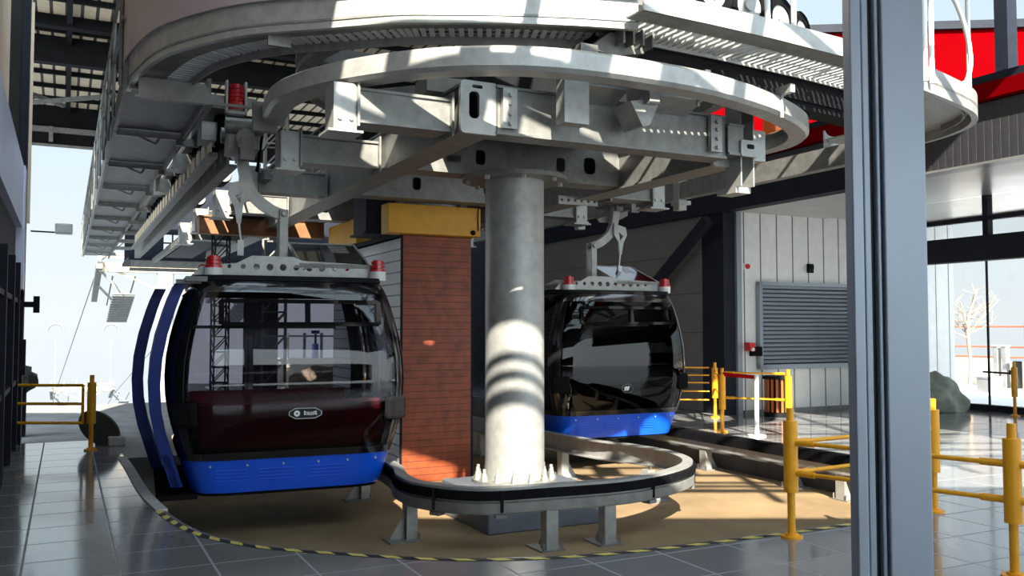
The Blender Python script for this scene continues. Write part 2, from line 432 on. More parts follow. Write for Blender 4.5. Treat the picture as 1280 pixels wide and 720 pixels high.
# ------------------------------------------------------------------ overhead frame
fr = thing('overhead_gantry', 'heavy galvanised overhead steel frame resting on top of the column', 'steel frame')
def ibeam(bm, x0, x1, y0, y1, z0, z1, axis, tf=.025, tw=.02, box_=True):
    """I or box section between the two bounds along 'x' or 'y'"""
    bx(bm, x0, x1, y0, y1, z0, z0+tf); bx(bm, x0, x1, y0, y1, z1-tf, z1)
    if axis == 'y':
        e = .03
        for xx in ((x0+e, x1-e) if box_ else ((x0+x1)/2,)): bx(bm, xx-tw/2, xx+tw/2, y0, y1, z0+tf, z1-tf)
    else:
        e = .03
        for yy in ((y0+e, y1-e) if box_ else ((y0+y1)/2,)): bx(bm, x0, x1, yy-tw/2, yy+tw/2, z0+tf, z1-tf)
Z0, Z1 = 3.38, 3.82
bm = BM(); ibeam(bm, -1.50, -1.18, -1.92, 14, Z0, Z1, 'y')
lg = obj('long_girder', bm, M['galv'], fr)
bm = BM(); plate(bm, rrect(-1.34, (Z0+Z1)/2, .36, .47, .04), [rrect(-1.39, 3.62, .10, .24, .04), rrect(-1.36, 3.785, .10, .03, .012)], -1.96, -1.92); obj('end_plate', bm, M['galv_light'], lg)
bm = BM(); ibeam(bm, 1.42, 1.76, -1.75, 14, Z0-.03, Z1-.02, 'y')
lg = obj('long_girder', bm, M['galv'], fr)
bm = BM(); plate(bm, rrect(1.59, 3.57, .40, .47, .04), [rrect(1.54, 3.55, .12, .22, .04)], -1.80, -1.75); obj('end_plate', bm, M['galv_light'], lg)
bm = BM(); ibeam(bm, -1.18, 1.42, -1.98, -1.72, Z0+.0, Z1, 'x')
cg = obj('cross_girder', bm, M['galv'], fr)
for x0 in (-1.14, 1.18):
    bm = BM(); bx(bm, x0, x0+.14, -2.03, -1.98, Z0+.05, Z1-.03)
    for zz in (3.47, 3.56, 3.65, 3.73): cyl(bm, (x0+.07, -2.06, zz), (x0+.07, -2.03, zz), .022, n=6)
    obj('splice_plate', bm, M['galv_light'], cg)
def holed(name, b0, b1, a0, z0, z1, holes, depth=.34):
    bm = BM(); h = [rrect(x, z, w, hh, min(w, hh)*.35) for x, z, w, hh in holes]
    plate(bm, [(b0, z0), (b1, z0), (b1, z1), (b0, z1)], h, a0, a0+.02)
    bx(bm, b0, b1, a0-.0, a0+depth, z0-.02, z0); bx(bm, b0, b1, a0-.0, a0+depth, z1, z1+.02)
    bx(bm, b0, b1, a0+depth-.02, a0+depth, z0, z1)
    return obj(name, bm, M['galv'], fr)
HZ = 3.58
holed('cross_girder', -1.25, 1.60, .02, 3.40, 3.78, [(-1.05, HZ, .13, .17), (-.42, HZ, .12, .17), (.62, HZ, .12, .17), (1.02, HZ+.02, .16, .20), (-.75, HZ-.04, .18, .08)])
holed('cross_girder', -1.25, 1.60, 2.05, 3.40, 3.78, [(-1.0, HZ, .14, .17), (-.42, HZ, .12, .17), (.62, HZ, .12, .17), (1.0, HZ, .16, .20)])
holed('cross_girder', -1.25, 1.60, 4.9, 3.40, 3.78, [(-.9, HZ, .14, .17), (.62, HZ, .12, .17)])
# plate strip bolted under the right end of the centre girder
bm = BM(); plate(bm, [(1.15, 3.28), (1.75, 3.28), (1.75, 3.39), (1.15, 3.39)], [disc(1.2+.1*k, 3.335, .02, 10) for k in range(6)], 1.0, 1.02); obj('bolt_strip', bm, M['galv_light'], fr)
# side arms with posts that carry the running rail
def arm(a, sgn, b_in, b_out, z0=3.40, z1=3.70):
    bm = BM(); lo, hi = sorted((b_in, b_out))
    ibeam(bm, lo, hi, a-.16, a+.16, z0, z1, 'x')
    bx(bm, lo, lo+.02, a-.2, a+.2, z0-.04, z1+.05); bx(bm, hi-.02, hi, a-.2, a+.2, z0-.04, z1+.05)
    o = obj('side_arm', bm, M['galv'], fr)
    bm = BM(); x = b_out + sgn*.10
    bx(bm, x-.10, x+.10, a-.17, a-.155, z0-.08, 3.72); bx(bm, x-.10, x-.09, a-.17, a+.10, z0-.08, 3.72); bx(bm, x+.09, x+.10, a-.17, a+.10, z0-.08, 3.72)
    bx(bm, x-.15, x+.15, a-.2, a+.12, z0-.10, z0-.08)
    cyl(bm, (x-.05, a-.19, z0+.02), (x-.05, a-.155, z0+.02), .02, n=6); cyl(bm, (x+.05, a-.19, z0+.02), (x+.05, a-.155, z0+.02), .02, n=6)
    obj('hanger_post', bm, M['galv_light'], o)
for a in (-1.62, .42, 2.65, 4.9, 7.2, 9.5): arm(a, -1, -1.52, -2.40)
for a in (.9, 2.9, 4.9, 7.2): arm(a, 1, 1.76, 2.45, 3.36, 3.66)
# tall channel post at the right front corner and the short arm next to it
bm = BM(); bx(bm, 1.60, 1.615, -1.98, -1.75, 3.12, 4.0); bx(bm, 1.765, 1.78, -1.98, -1.75, 3.12, 4.0); bx(bm, 1.60, 1.78, -1.76, -1.745, 3.12, 4.0)
bx(bm, 1.57, 1.82, -2.02, -1.72, 3.44, 3.47); plate(bm, rrect(1.69, 3.5, .25, .17, .03), [rrect(1.69, 3.52, .10, .05, .02)], -2.03, -2.01)
bx(bm, 1.80, 1.96, -1.95, -1.80, 3.40, 3.72); bx(bm, 1.60, 1.80, -1.9, -1.6, 3.06, 3.12)
obj('hanger_post', bm, M['galv_light'], fr)
bm = BM(); ibeam(bm, 1.42, 1.62, -2.02, -1.70, 3.42, 3.74, 'x'); obj('side_arm', bm, M['galv'], fr)
bm = BM(); bx(bm, -.70, -.45, -2.35, -2.20, 3.46, 3.98); obj('hanger_post', bm, M['galv_light'], fr)
for b_ in (.60, 1.62):
    bm = BM(); cyl(bm, (b_, -2.55, 3.98), (b_, -2.55, 3.70), .02, n=8); bx(bm, b_-.03, b_+.03, -2.70, -2.50, 3.92, 4.0); obj('rail_hook', bm, M['galv_light'], fr)
# triangular gussets between the ring and the front girder
for b, a in ((.14, -2.35),):
    bm = BM(); plate(bm, [(b-.16, 3.72), (b+.16, 3.78), (b+.14, 3.70), (b+.05, 3.52), (b-.03, 3.50)], [], a-.02, a+.28)
    bx(bm, b-.02, b+.09, a-.12, a+.0, 3.7, 3.95); obj('gusset', bm, M['galv_light'], fr)
# pale cable trunking in two lengths in front of the cross girder
for b0, b1 in ((-.38, .06), (.24, .92), (-1.62, -.80)):
    bm = BM(); a0 = -2.22 if b0 > -1 else -1.4
    v = plate(bm, [(a0, 3.86), (a0+.26, 3.76), (a0+.3, 3.76), (a0+.3, 4.0), (a0, 4.0)], [], b0, b1)
    bmesh.ops.transform(bm, matrix=Matrix(((0, 1, 0, 0), (1, 0, 0, 0), (0, 0, 1, 0), (0, 0, 0, 1))), verts=v)
    obj('cable_trunking', bm, M['galv_light'], fr)

# running rail (ring)
rr = thing('running_rail', 'U-shaped galvanised running rail hanging in front of the overhead frame', 'rail')
RP = smooth_path([(-2.82, .15), (-2.88, -.35), (-2.88, -.90), (-2.64, -1.55), (-2.17, -2.21), (-1.65, -2.63), (-1.05, -2.86), (-.29, -2.92), (.62, -2.85), (1.67, -2.53),
                  (2.45, -2.08), (2.84, -1.55), (2.92, -.9), (2.92, 0), (2.90, 3), (2.90, 9)], 6)
bm = BM(); sweep(bm, RP, [(-d_-.06, 3.73+(z_-3.73)*.64) for d_, z_ in ((-.02, 3.73), (.16, 3.73), (.16, 3.75), (.015, 3.765), (.015, 4.0), (.10, 4.03), (.10, 4.045), (-.02, 4.045), (-.055, 4.0), (-.055, 3.78))])
obj('channel', bm, M['galv_light'], rr, smooth=35)
bm = BM(); bx(bm, -2.90, -2.66, .12, .22, 3.66, 3.96); obj('end_block', bm, M['galv'], rr)
rl = thing('running_rail', 'straight running rail along the left lane above the cabin with open doors', 'rail')
bm = BM(); sweep(bm, [(-2.80, 2.1), (-2.80, 18)], [(-.06, 3.62), (.08, 3.62), (.08, 3.65), (-.02, 3.65), (-.02, 3.9), (.08, 3.9), (.08, 3.93), (-.06, 3.93)]); obj('channel', bm, M['galv_dark'], rl)
bm = BM(); sweep(bm, [(-2.35, 2.1), (-2.35, 18)], rect(-.05, .05, 3.5, 3.62)); obj('channel', bm, M['galv_dark'], rl)

ro = thing('running_rail', 'straight running rail over the right lane, hung in front of the dark facade beam', 'rail')
bm = BM(); sweep(bm, [(3.64, -1.9), (3.64, 10)], [(-.06, 3.58), (.08, 3.58), (.08, 3.61), (-.02, 3.61), (-.02, 3.80), (.08, 3.80), (.08, 3.83), (-.06, 3.83)]); obj('channel', bm, M['galv'], ro)
for a_ in (-1.75, 1.7, 4.6):
    bm = BM(); bx(bm, 3.57, 3.71, a_-.07, a_+.07, 3.42, 4.2); bx(bm, 3.55, 3.77, a_-.10, a_+.10, 3.50, 3.56); obj('hanger_bar', bm, M['galv_light'], ro)
    bm = BM(); bx(bm, 2.7, 3.65, a_-.05, a_+.05, 4.1, 4.2); obj('tie_bar', bm, M['galv'], ro)
for a_ in (3.1, 6.0):
    bm = BM(); plate(bm, [(3.05, 3.42), (3.64, 3.58), (3.64, 3.50), (3.4, 3.38), (3.1, 3.36)], [], a_-.02, a_+.02); obj('cam_plate', bm, M['galv'], ro)
# cables drooping along the left lane
for i_, (p_, lab_) in enumerate((([(-2.6, 1.2, 3.9), (-2.3, 3.5, 3.55), (-2.0, 7, 3.62), (-1.8, 12, 3.55)], 'dark cable drooping over the roof of the open cabin'),
                                 ([(-2.9, 1.8, 4.05), (-2.75, 5, 3.75), (-2.7, 10, 3.8)], 'dark cable slung below the slatted conveyor beam'))):
    bm = BM(); tube(bm, smooth_path(p_, 6), .018, 8); solo('power_cable', bm, M['black'], lab_, 'cable', smooth=60)
for i_, a_ in enumerate((2.6, 5.2, 8.0)):
    dm = thing('drive_motor', ('nearest', 'middle', 'farthest')[i_] + ' of the dark drive motors hung beside the left running rail', 'motor', -2.45, a_, 3.98)
    bm = BM(); cyl(bm, (0, -.22, 0), (0, .22, 0), .12, n=20); obj('body', bm, M['dark'], dm, smooth=40)
    bm = BM(); cyl(bm, (0, -.30, 0), (0, -.22, 0), .10, n=20); obj('fan_cover', bm, M['galv_light'], dm, smooth=40)
    bm = BM(); bx(bm, -.08, .08, -.1, .1, .10, .22); obj('terminal_box', bm, M['galv_dark'], dm)
# ------------------------------------------------------------------ maintenance catwalk
cw = thing('catwalk', 'galvanised maintenance catwalk with railings wrapping the overhead station', 'walkway')
OUT = [(-4.05, 26), (-4.05, 12), (-4.05, 4), (-4.02, 1.2), (-3.97, .62), (-3.80, -.25), (-3.47, -.89), (-3.15, -1.29), (-2.69, -1.67), (-2.19, -2.08), (-1.78, -2.30), (-1.30, -2.52), (-.80, -2.71), (-.28, -2.86)]
OUTL = smooth_path(OUT, 4)
FL = smooth_path(OUT[3:], 5)
def blades(bm, path, o0, o1, z, step=.085):
    path = [Vector((p[0], p[1])) for p in path]; acc = 0
    for p, q in zip(path, path[1:]):
        L_ = (q-p).length; t = (q-p)/L_; n = Vector((t.y, -t.x)); x = step-acc
        while x <= L_:
            c = p+t*x; bar(bm, (c.x+n.x*o0, c.y+n.y*o0, z+.01), (c.x+n.x*o1, c.y+n.y*o1, z+.01), .045, .02); x += step
        acc = L_-(x-step)
    for f in (o0, (o0+o1)/2, o1): sweep(bm, path, rect(f-.008, f+.008, z+.02, z+.03))
Z = 4.24
bm = BM(); sweep(bm, FL, [(.0, Z), (.02, Z), (.02, Z+.24), (.0, Z+.24)]); obj('toe_board', bm, M['galv_light'], cw, smooth=40)
bm = BM(); sweep(bm, FL, [(.05, Z+.2), (.07, Z+.2), (.07, Z+.95), (.05, Z+.95)]); obj('cladding_panel', bm, M['mauve'], cw, smooth=40)
bm = BM(); sweep(bm, FL, [(.03, Z+.0), (-.30, Z+.0), (-.30, Z+.02), (.03, Z+.02)]); obj('deck', bm, M['galv'], cw)
bm = BM(); blades(bm, FL, -.52, -.30, Z); obj('grating', bm, M['grate'], cw)
bm = BM(); sweep(bm, FL, [(-.52, Z-.07), (-.54, Z-.07), (-.54, Z+.20), (-.52, Z+.20)]); obj('inner_beam', bm, M['galv'], cw, smooth=40)
bm = BM(); sweep(bm, FL, [(.02, Z-.06), (-.03, Z-.06), (-.03, Z+.0), (.02, Z+.0)]); obj('edge_angle', bm, M['galv_light'], cw, smooth=40)
# front straight and right-hand round end
FR = [(-.42, -3.13), (.3, -3.10), (.98, -3.06), (2.08, -2.95), (3.1, -2.80)]
RC = smooth_path([(3.1, -2.80), (3.98, -2.58), (4.85, -2.28), (5.40, -1.80), (5.70, -1.0), (5.66, -.2), (5.3, .25), (4.85, .0)], 6)
FRP = [Vector(p) for p in FR[:-1]] + RC
NR = len(FR)
bm = BM(); sweep(bm, FRP, rect(0, .02, Z, Z+.175)); obj('toe_board', bm, M['galv_light'], cw, smooth=40)
bm = BM(); sweep(bm, FRP[:NR+2], rect(-.22, .01, Z, Z+.015)); obj('deck', bm, M['galv'], cw)
bm = BM(); blades(bm, FRP[:NR+2], -.62, -.22, Z); obj('grating', bm, M['grate'], cw)
bm = BM(); sweep(bm, FRP[:NR+2], rect(-.64, -.62, Z-.03, Z+.12)); obj('inner_beam', bm, M['galv_light'], cw)
bm = BM(); sweep(bm, FRP[:NR+3], [(-.70, 3.93), (-.95, 3.93), (-.95, 4.30), (-.70, 4.30)]); sweep(bm, FRP[:NR+3], [(-.66, 4.0), (-.70, 4.0), (-.70, 4.06), (-.66, 4.06)])
solo('belt_housing', bm, M['dark'], 'dark belt housing tucked between the running rail and the front catwalk', 'machine')
# solid round end deck, with a rim under it
inner = [(3.1, -2.4), (3.9, -2.15), (4.45, -1.9), (4.75, -1.4), (4.85, -.9)]
bm = BM(); slab(bm, [tuple(p) for p in RC if p.y < .1] + inner[::-1], Z+.03, Z+.05); obj('deck', bm, M['galv_light'], cw)
bm = BM(); sweep(bm, RC, [(.02, Z-.10), (-.05, Z-.10), (-.05, Z+.03), (.02, Z+.03)]); obj('edge_angle', bm, M['galv_light'], cw, smooth=40)
bm = BM(); sweep(bm, RC[2:22], [(-.12, Z-.05), (-.14, Z-.05), (-.14, Z+.03), (-.12, Z+.03)]); obj('rib', bm, M['galv'], cw, smooth=40)
# left straight: stepped underside trays
for k in range(10):
    a0 = .95 + k*2.5
    bm = BM(); t0 = Z + .0; 
    bx(bm, -4.04, -3.22, a0, a0+2.44, t0, t0+.03); bx(bm, -4.06, -4.02, a0, a0+2.44, t0-.05, t0+.22); bx(bm, -3.24, -3.20, a0, a0+2.44, t0-.10, t0+.12)
    o = obj('deck_tray', bm, M['galv_dark'], cw)
    bm = BM(); bx(bm, -4.02, -3.22, a0-.03, a0+.03, t0-.09, t0); bar(bm, (-3.9, a0, t0-.02), (-3.55, a0, t0-.16), .03); bar(bm, (-3.55, a0, t0-.16), (-3.45, a0, t0), .03)
    bx(bm, -3.30, -2.75, a0-.04, a0+.04, t0-.16, t0-.06)
    obj('bracket', bm, M['galv'], o)
# under-deck bracket plate near the left bend
bm = BM(); bx(bm, -3.95, -3.3, .60, .64, 3.98, 4.2); bar(bm, (-3.98, .6, 4.0), (-2.9, .5, 3.98), .03); bar(bm, (-3.9, .62, 4.2), (-3.7, .62, 3.98), .025)
obj('bracket', bm, M['galv'], cw)
# bracket under the front of the curve
bm = BM(); plate(bm, [(-.62, 4.05), (-.40, 4.22), (.05, 4.24), (-.05, 4.08), (-.35, 4.02)], [], -2.62, -2.40)
for k in range(4): bx(bm, -.35+.1*k, -.33+.1*k, -2.75, -2.35, 4.1, 4.24)
bx(bm, -.72, -.55, -2.66, -2.5, 3.98, 4.07); obj('bracket', bm, M['galv_dark'], cw)
bm = BM(); plate(bm, [(-3.05, 4.10), (-2.85, 4.10), (-2.87, 4.26), (-3.05, 4.26)], [], -1.32, -1.28); obj('bracket', bm, M['galv'], cw)
# railings
def railing(path, z0, h=1.1, every=1, m='galv', r=.022, posts=None):
    bm = BM()
    for zz in (h, h*.55): tube(bm, [(p[0], p[1], z0+zz) for p in path], r*.9, 8)
    top = obj('handrail', bm, M[m], cw, smooth=60)
    for p in (posts or path[::every]):
        bm = BM(); cyl(bm, (p[0], p[1], z0-.05), (p[0], p[1], z0+h), r, n=10); obj('railing_post', bm, M[m], cw, smooth=60)
railing([(-4.1, .8), (-4.1, 26)], Z, posts=[(-4.1, 1.0+1.55*k) for k in range(17)], m='galv_dark')
for k in range(5, 16, 2):
    bm = BM(); bar(bm, (-4.1, 1.0+1.55*k, Z), (-4.1, 1.0+1.55*(k+1), Z+1.1), .03); obj('railing_brace', bm, M['galv_dark'], cw)
railing(FRP[1:NR], Z+.1, posts=[FRP[1], FRP[2], Vector((1.35, -3.0)), FRP[3]], m='white', r=.026)
for p_ in ((3.36, -2.80), (3.50, -2.77), (5.52, -1.74)):
    bm = BM(); cyl(bm, (p_[0], p_[1], Z-.02), (p_[0], p_[1], Z+1.9), .028, n=10); obj('railing_post', bm, M['white'], cw, smooth=60)
bm = BM(); hp = smooth_path([(3.45, -2.77, 5.42), (4.1, -2.55, 5.38), (4.55, -2.40, 5.10), (4.72, -2.34, 4.76), (4.6, -2.38, 4.50), (4.45, -2.43, 4.42)], 5)
tube(bm, hp, .028, 8); obj('ladder_hoop', bm, M['white'], cw, smooth=60)
# small deck-side junction boxes seen from below
for b, a, zz in ((-3.05, 2.1, 3.98), (-3.1, 4.4, 4.0), (-3.15, 6.9, 4.02)):
    bm = BM(); bx(bm, b-.12, b+.12, a-.2, a+.2, zz-.1, zz+.12); obj('junction_box', bm, M['galv_light'], cw)
# red sounder and ribbed red drum by the bend
rc = thing('ribbed_drum', 'red ribbed drum in a pale bracket under the left bend of the catwalk', 'drum', -2.95, .9, 4.18)
bm = BM()
for k in range(6): cyl(bm, (0, 0, -.15+.045*k), (0, 0, -.115+.045*k), .085, n=20); cyl(bm, (0, 0, -.12+.045*k), (0, 0, -.10+.045*k), .07, n=20)
obj('drum', bm, M['red'], rc, smooth=40)
bm = BM(); bx(bm, -.11, -.09, -.05, .05, -.2, .16); bx(bm, .09, .11, -.05, .05, -.2, .16); bx(bm, -.11, .11, -.05, .05, -.2, -.17); obj('bracket', bm, M['galv_light'], rc)

# tyre conveyors
def make_tyre(label, b, a, z, yaw, r, group):
    t = thing('conveyor_tyre', label, 'tyre', b, a, z, yaw, group)
    bm = BM(); n = 28; prof = [(r*.62, -.045), (r*.9, -.055), (r*.985, -.04), (r, 0), (r*.985, .04), (r*.9, .055), (r*.62, .045)]
    rings = [[bm.verts.new((rr_*math.cos(2*PI*k/n), y, rr_*math.sin(2*PI*k/n))) for k in range(n)] for rr_, y in prof]
    for A, B in zip(rings, rings[1:]+rings[:1]):
        for k in range(n): bm.faces.new((A[k], A[(k+1) % n], B[(k+1) % n], B[k]))
    obj('tread', bm, M['black'], t, smooth=40)
    bm = BM(); cyl(bm, (0, -.03, 0), (0, .03, 0), r*.63, n=24); cyl(bm, (0, -.06, 0), (0, .06, 0), r*.22, n=16); obj('hub', bm, M['galv_light'], t, smooth=40)
    return t
t0 = make_tyre('rubber conveyor tyre with pale hub above the straight front catwalk', 1.15, -2.60, 4.70, .0, .24, 'tyres above the front catwalk')
for b, a, yw in ((.62, -2.72, 0), (1.68, -2.45, .2), (2.18, -2.22, .4), (.10, -2.78, -.1)):
    dup(t0, b, a, 4.70, yw, 'rubber conveyor tyre with pale hub above the straight front catwalk', 'tyres above the front catwalk')
tl = make_tyre('rubber conveyor tyre in the long row running out along the left lane', -2.95, 2.0, 4.02, PI/2, .20, 'tyres along the left lane')
for k in range(1, 20):
    dup(tl, -2.95, 2.0+.52*k, 4.02, PI/2, 'rubber conveyor tyre in the long row running out along the left lane', 'tyres along the left lane')
# tyre support beam with toothed cover plates
tb = thing('conveyor_beam', 'long slatted conveyor beam under the row of tyres on the left lane', 'beam')
bm = BM(); bx(bm, -3.1, -2.88, 1.6, 16, 4.20, 4.30); obj('beam', bm, M['galv_dark'], tb)
for k in range(26):
    bm = BM(); bx(bm, -3.06, -3.04, 2.0+.5*k, 2.3+.5*k, 3.72, 3.95); obj('slat', bm, M['beige'], tb)
bm = BM(); bx(bm, -3.10, -3.0, 1.8, 15.5, 3.66, 3.72); obj('lower_rail', bm, M['galv_dark'], tb)
# drive machinery boxes between the girders and over the left lane
for nm, lab, x0, x1, y0, y1, z0, z1, m in (
        ('gearbox', 'dark steel drive housing between the overhead girders', -1.0, .9, -1.2, .0, 3.9, 4.35, 'dark'),
        ('machinery_cover', 'dark machinery cover above the overhead girders further back', -1.0, 1.2, 2.6, 9, 3.95, 4.8, 'dark'),
        ('cable_tray', 'dark cable tray hung over the left lane behind the open cabin', -2.2, -1.6, 5.5, 16, 3.55, 3.75, 'navy')):
    bm = BM(); bx(bm, x0, x1, y0, y1, z0, z1); bx(bm, x0-.03, x1+.03, y0-.03, y1+.03, z1, z1+.04); bx(bm, x0-.03, x1+.03, y0-.03, y1+.03, z0-.03, z0)
    for k in range(int((y1-y0)/.5)): bx(bm, x0-.02, x1+.02, y0+.5*k+.2, y0+.5*k+.24, z0, z1)
    solo(nm, bm, M[m], lab, 'machine')

# horizontal bull wheel (large return wheel) seen edge-on above the frame
bw = thing('bull_wheel', 'large dark return wheel lying flat above the overhead frame', 'wheel', 0, -.2, 4.42)
bm = BM(); n = 48; prof = [(2.35, -.12), (2.5, -.12), (2.5, -.06), (2.42, 0), (2.5, .06), (2.5, .12), (2.35, .12)]
rings = [[bm.verts.new((r_*math.cos(2*PI*k/n), r_*math.sin(2*PI*k/n), zz)) for k in range(n)] for r_, zz in prof]
for A, B in zip(rings, rings[1:]+rings[:1]):
    for k in range(n): bm.faces.new((A[k], A[(k+1) % n], B[(k+1) % n], B[k]))
obj('rim', bm, M['galv_dark'], bw, smooth=40)
for k in range(8):
    a = 2*PI*k/8; bm = BM(); bar(bm, (.2*math.cos(a), .2*math.sin(a), 0), (2.4*math.cos(a), 2.4*math.sin(a), 0), .10, .16); obj('spoke', bm, M['galv_dark'], bw)
bm = BM(); cyl(bm, (0, 0, -.35), (0, 0, .2), .26, n=24); obj('hub', bm, M['galv_dark'], bw, smooth=40)

# yellow beams under the frame
yb = thing('yellow_beam', 'yellow painted box beam hanging over the timber-fronted booth', 'beam', -.05, 2.45, 3.14)
bm = BM(); bx(bm, -.68, .68, -.15, .15, -.2, .2); obj('body', bm, M['yellow2'], yb, bevel=.008)
bm = BM(); cyl(bm, (.56, -.17, -.15), (.56, -.15, -.15), .035, n=14); obj('plug', bm, M['black'], yb)
bm = BM(); tube(bm, smooth_path([(.64, -.16, -.12), (.63, -.17, .1), (.64, -.17, .22), (.66, -.15, .3)], 4), .008, 6); obj('cable', bm, M['black'], yb)
bm = BM(); bx(bm, -.5, -.4, -.08, .08, .2, .25); bx(bm, .4, .5, -.08, .08, .2, .25); obj('hanger', bm, M['galv_dark'], yb)
yc = thing('yellow_beam', 'second yellow box beam further back, left of the timber-fronted booth', 'beam', -.30, 5.35, 3.2)
bm = BM(); bx(bm, -.2, .2, -.82, .82, -.2, .2); obj('body', bm, M['yellow2'], yc, bevel=.008)
bm = BM(); bx(bm, -.1, .1, -.1, .1, .2, .28); obj('hanger', bm, M['galv_dark'], yc)
bm = BM(); bx(bm, -2.7, -.6, -.12, .12, -.16, .12); bx(bm, -2.72, -.58, -.15, .15, .12, .14)
solo('timber_duct', bm, mat('brown_duct', (.22, .09, .03), .6, 0, .2, 6), 'brown beam running across behind the hanger of the open cabin', 'beam', .1, 6.6, 3.4)

# ------------------------------------------------------------------ timber booth
bt = thing('operator_booth', 'control booth with red-brown timber front and pale siding on its left side', 'booth', .05, 2.5, PITZ)
bm = BM(); bx(bm, -.47, .48, .03, 3.6, 0, 3.36); obj('walls', bm, M['siding'], bt)
bm = BM(); bx(bm, -.51, .52, 0, .03, 0, 3.38); obj('timber_front', bm, M['wood'], bt)
bm = BM(); bx(bm, -.53, .54, .0, 3.65, 3.38, 3.44); obj('roof', bm, M['dark'], bt)
bm = BM(); bx(bm, -.52, -.50, -.01, .04, 0, 3.38); obj('corner_trim', bm, M['dark'], bt)
bm = BM(); bx(bm, .52, .60, .1, .2, 0, 3.0); obj('corner_post', bm, M['navy'], bt)
bm = BM(); bx(bm, -.3, .3, -.3, .3, 0, .7); bx(bm, -.34, .34, -.34, .34, -.03, 0)
solo('machinery_cover', bm, M['navy'], 'dark blue grey hanging unit between the two yellow beams', 'machine', -.55, 3.2, 3.0, )

# ------------------------------------------------------------------ gondolas
GP = [(0, .95), (.06, .98), (.36, 1.075), (.6, 1.15), (.85, 1.20), (1.1, 1.215), (1.35, 1.20), (1.6, 1.155), (1.85, 1.085), (2.0, 1.035), (2.1, .99), (2.16, .93)]
def gw(z):
    for (z0, w0), (z1, w1) in zip(GP, GP[1:]):
        if z <= z1:
            t = (z-z0)/(z1-z0); t2 = t
            return w0+(w1-w0)*t2
    return GP[-1][1]
def gpt(t, z, off=0.0, n=7.0):
    wx = gw(z)+off; wy = .96+.5*(gw(z)-.95)+off
    c, s = math.cos(t), math.sin(t)
    return Vector((wx*math.copysign(abs(c)**(2/n), c), wy*math.copysign(abs(s)**(2/n), s), z))
def shell(bm, t0, t1, z0, z1, o_out=0.0, o_in=-.03, nt=24, nz=12):
    A = [[bm.verts.new(gpt(t0+(t1-t0)*i/nt, z0+(z1-z0)*j/nz, o_out)) for i in range(nt+1)] for j in range(nz+1)]
    B = [[bm.verts.new(gpt(t0+(t1-t0)*i/nt, z0+(z1-z0)*j/nz, o_in)) for i in range(nt+1)] for j in range(nz+1)]
    for j in range(nz):
        for i in range(nt):
            bm.faces.new((A[j][i], A[j][i+1], A[j+1][i+1], A[j+1][i])); bm.faces.new((B[j][i], B[j+1][i], B[j+1][i+1], B[j][i+1]))
    for j in range(nz):
        for i in (0, nt): bm.faces.new((A[j][i], A[j+1][i], B[j+1][i], B[j][i]))
    for i in range(nt):
        for j in (0, nz): bm.faces.new((A[j][i], A[j][i+1], B[j][i+1], B[j][i]))
def t_front(x, z, side=-1):
    """angle on the front (or rear) face at a given x"""
    c = abs(min(.999, max(-.999, x/gw(z))))**3.5
    a = math.acos(math.copysign(c, x))
    return -a if side < 0 else a
def front_y(x, z, off=0):
    return gpt(t_front(x, z), z, off).y

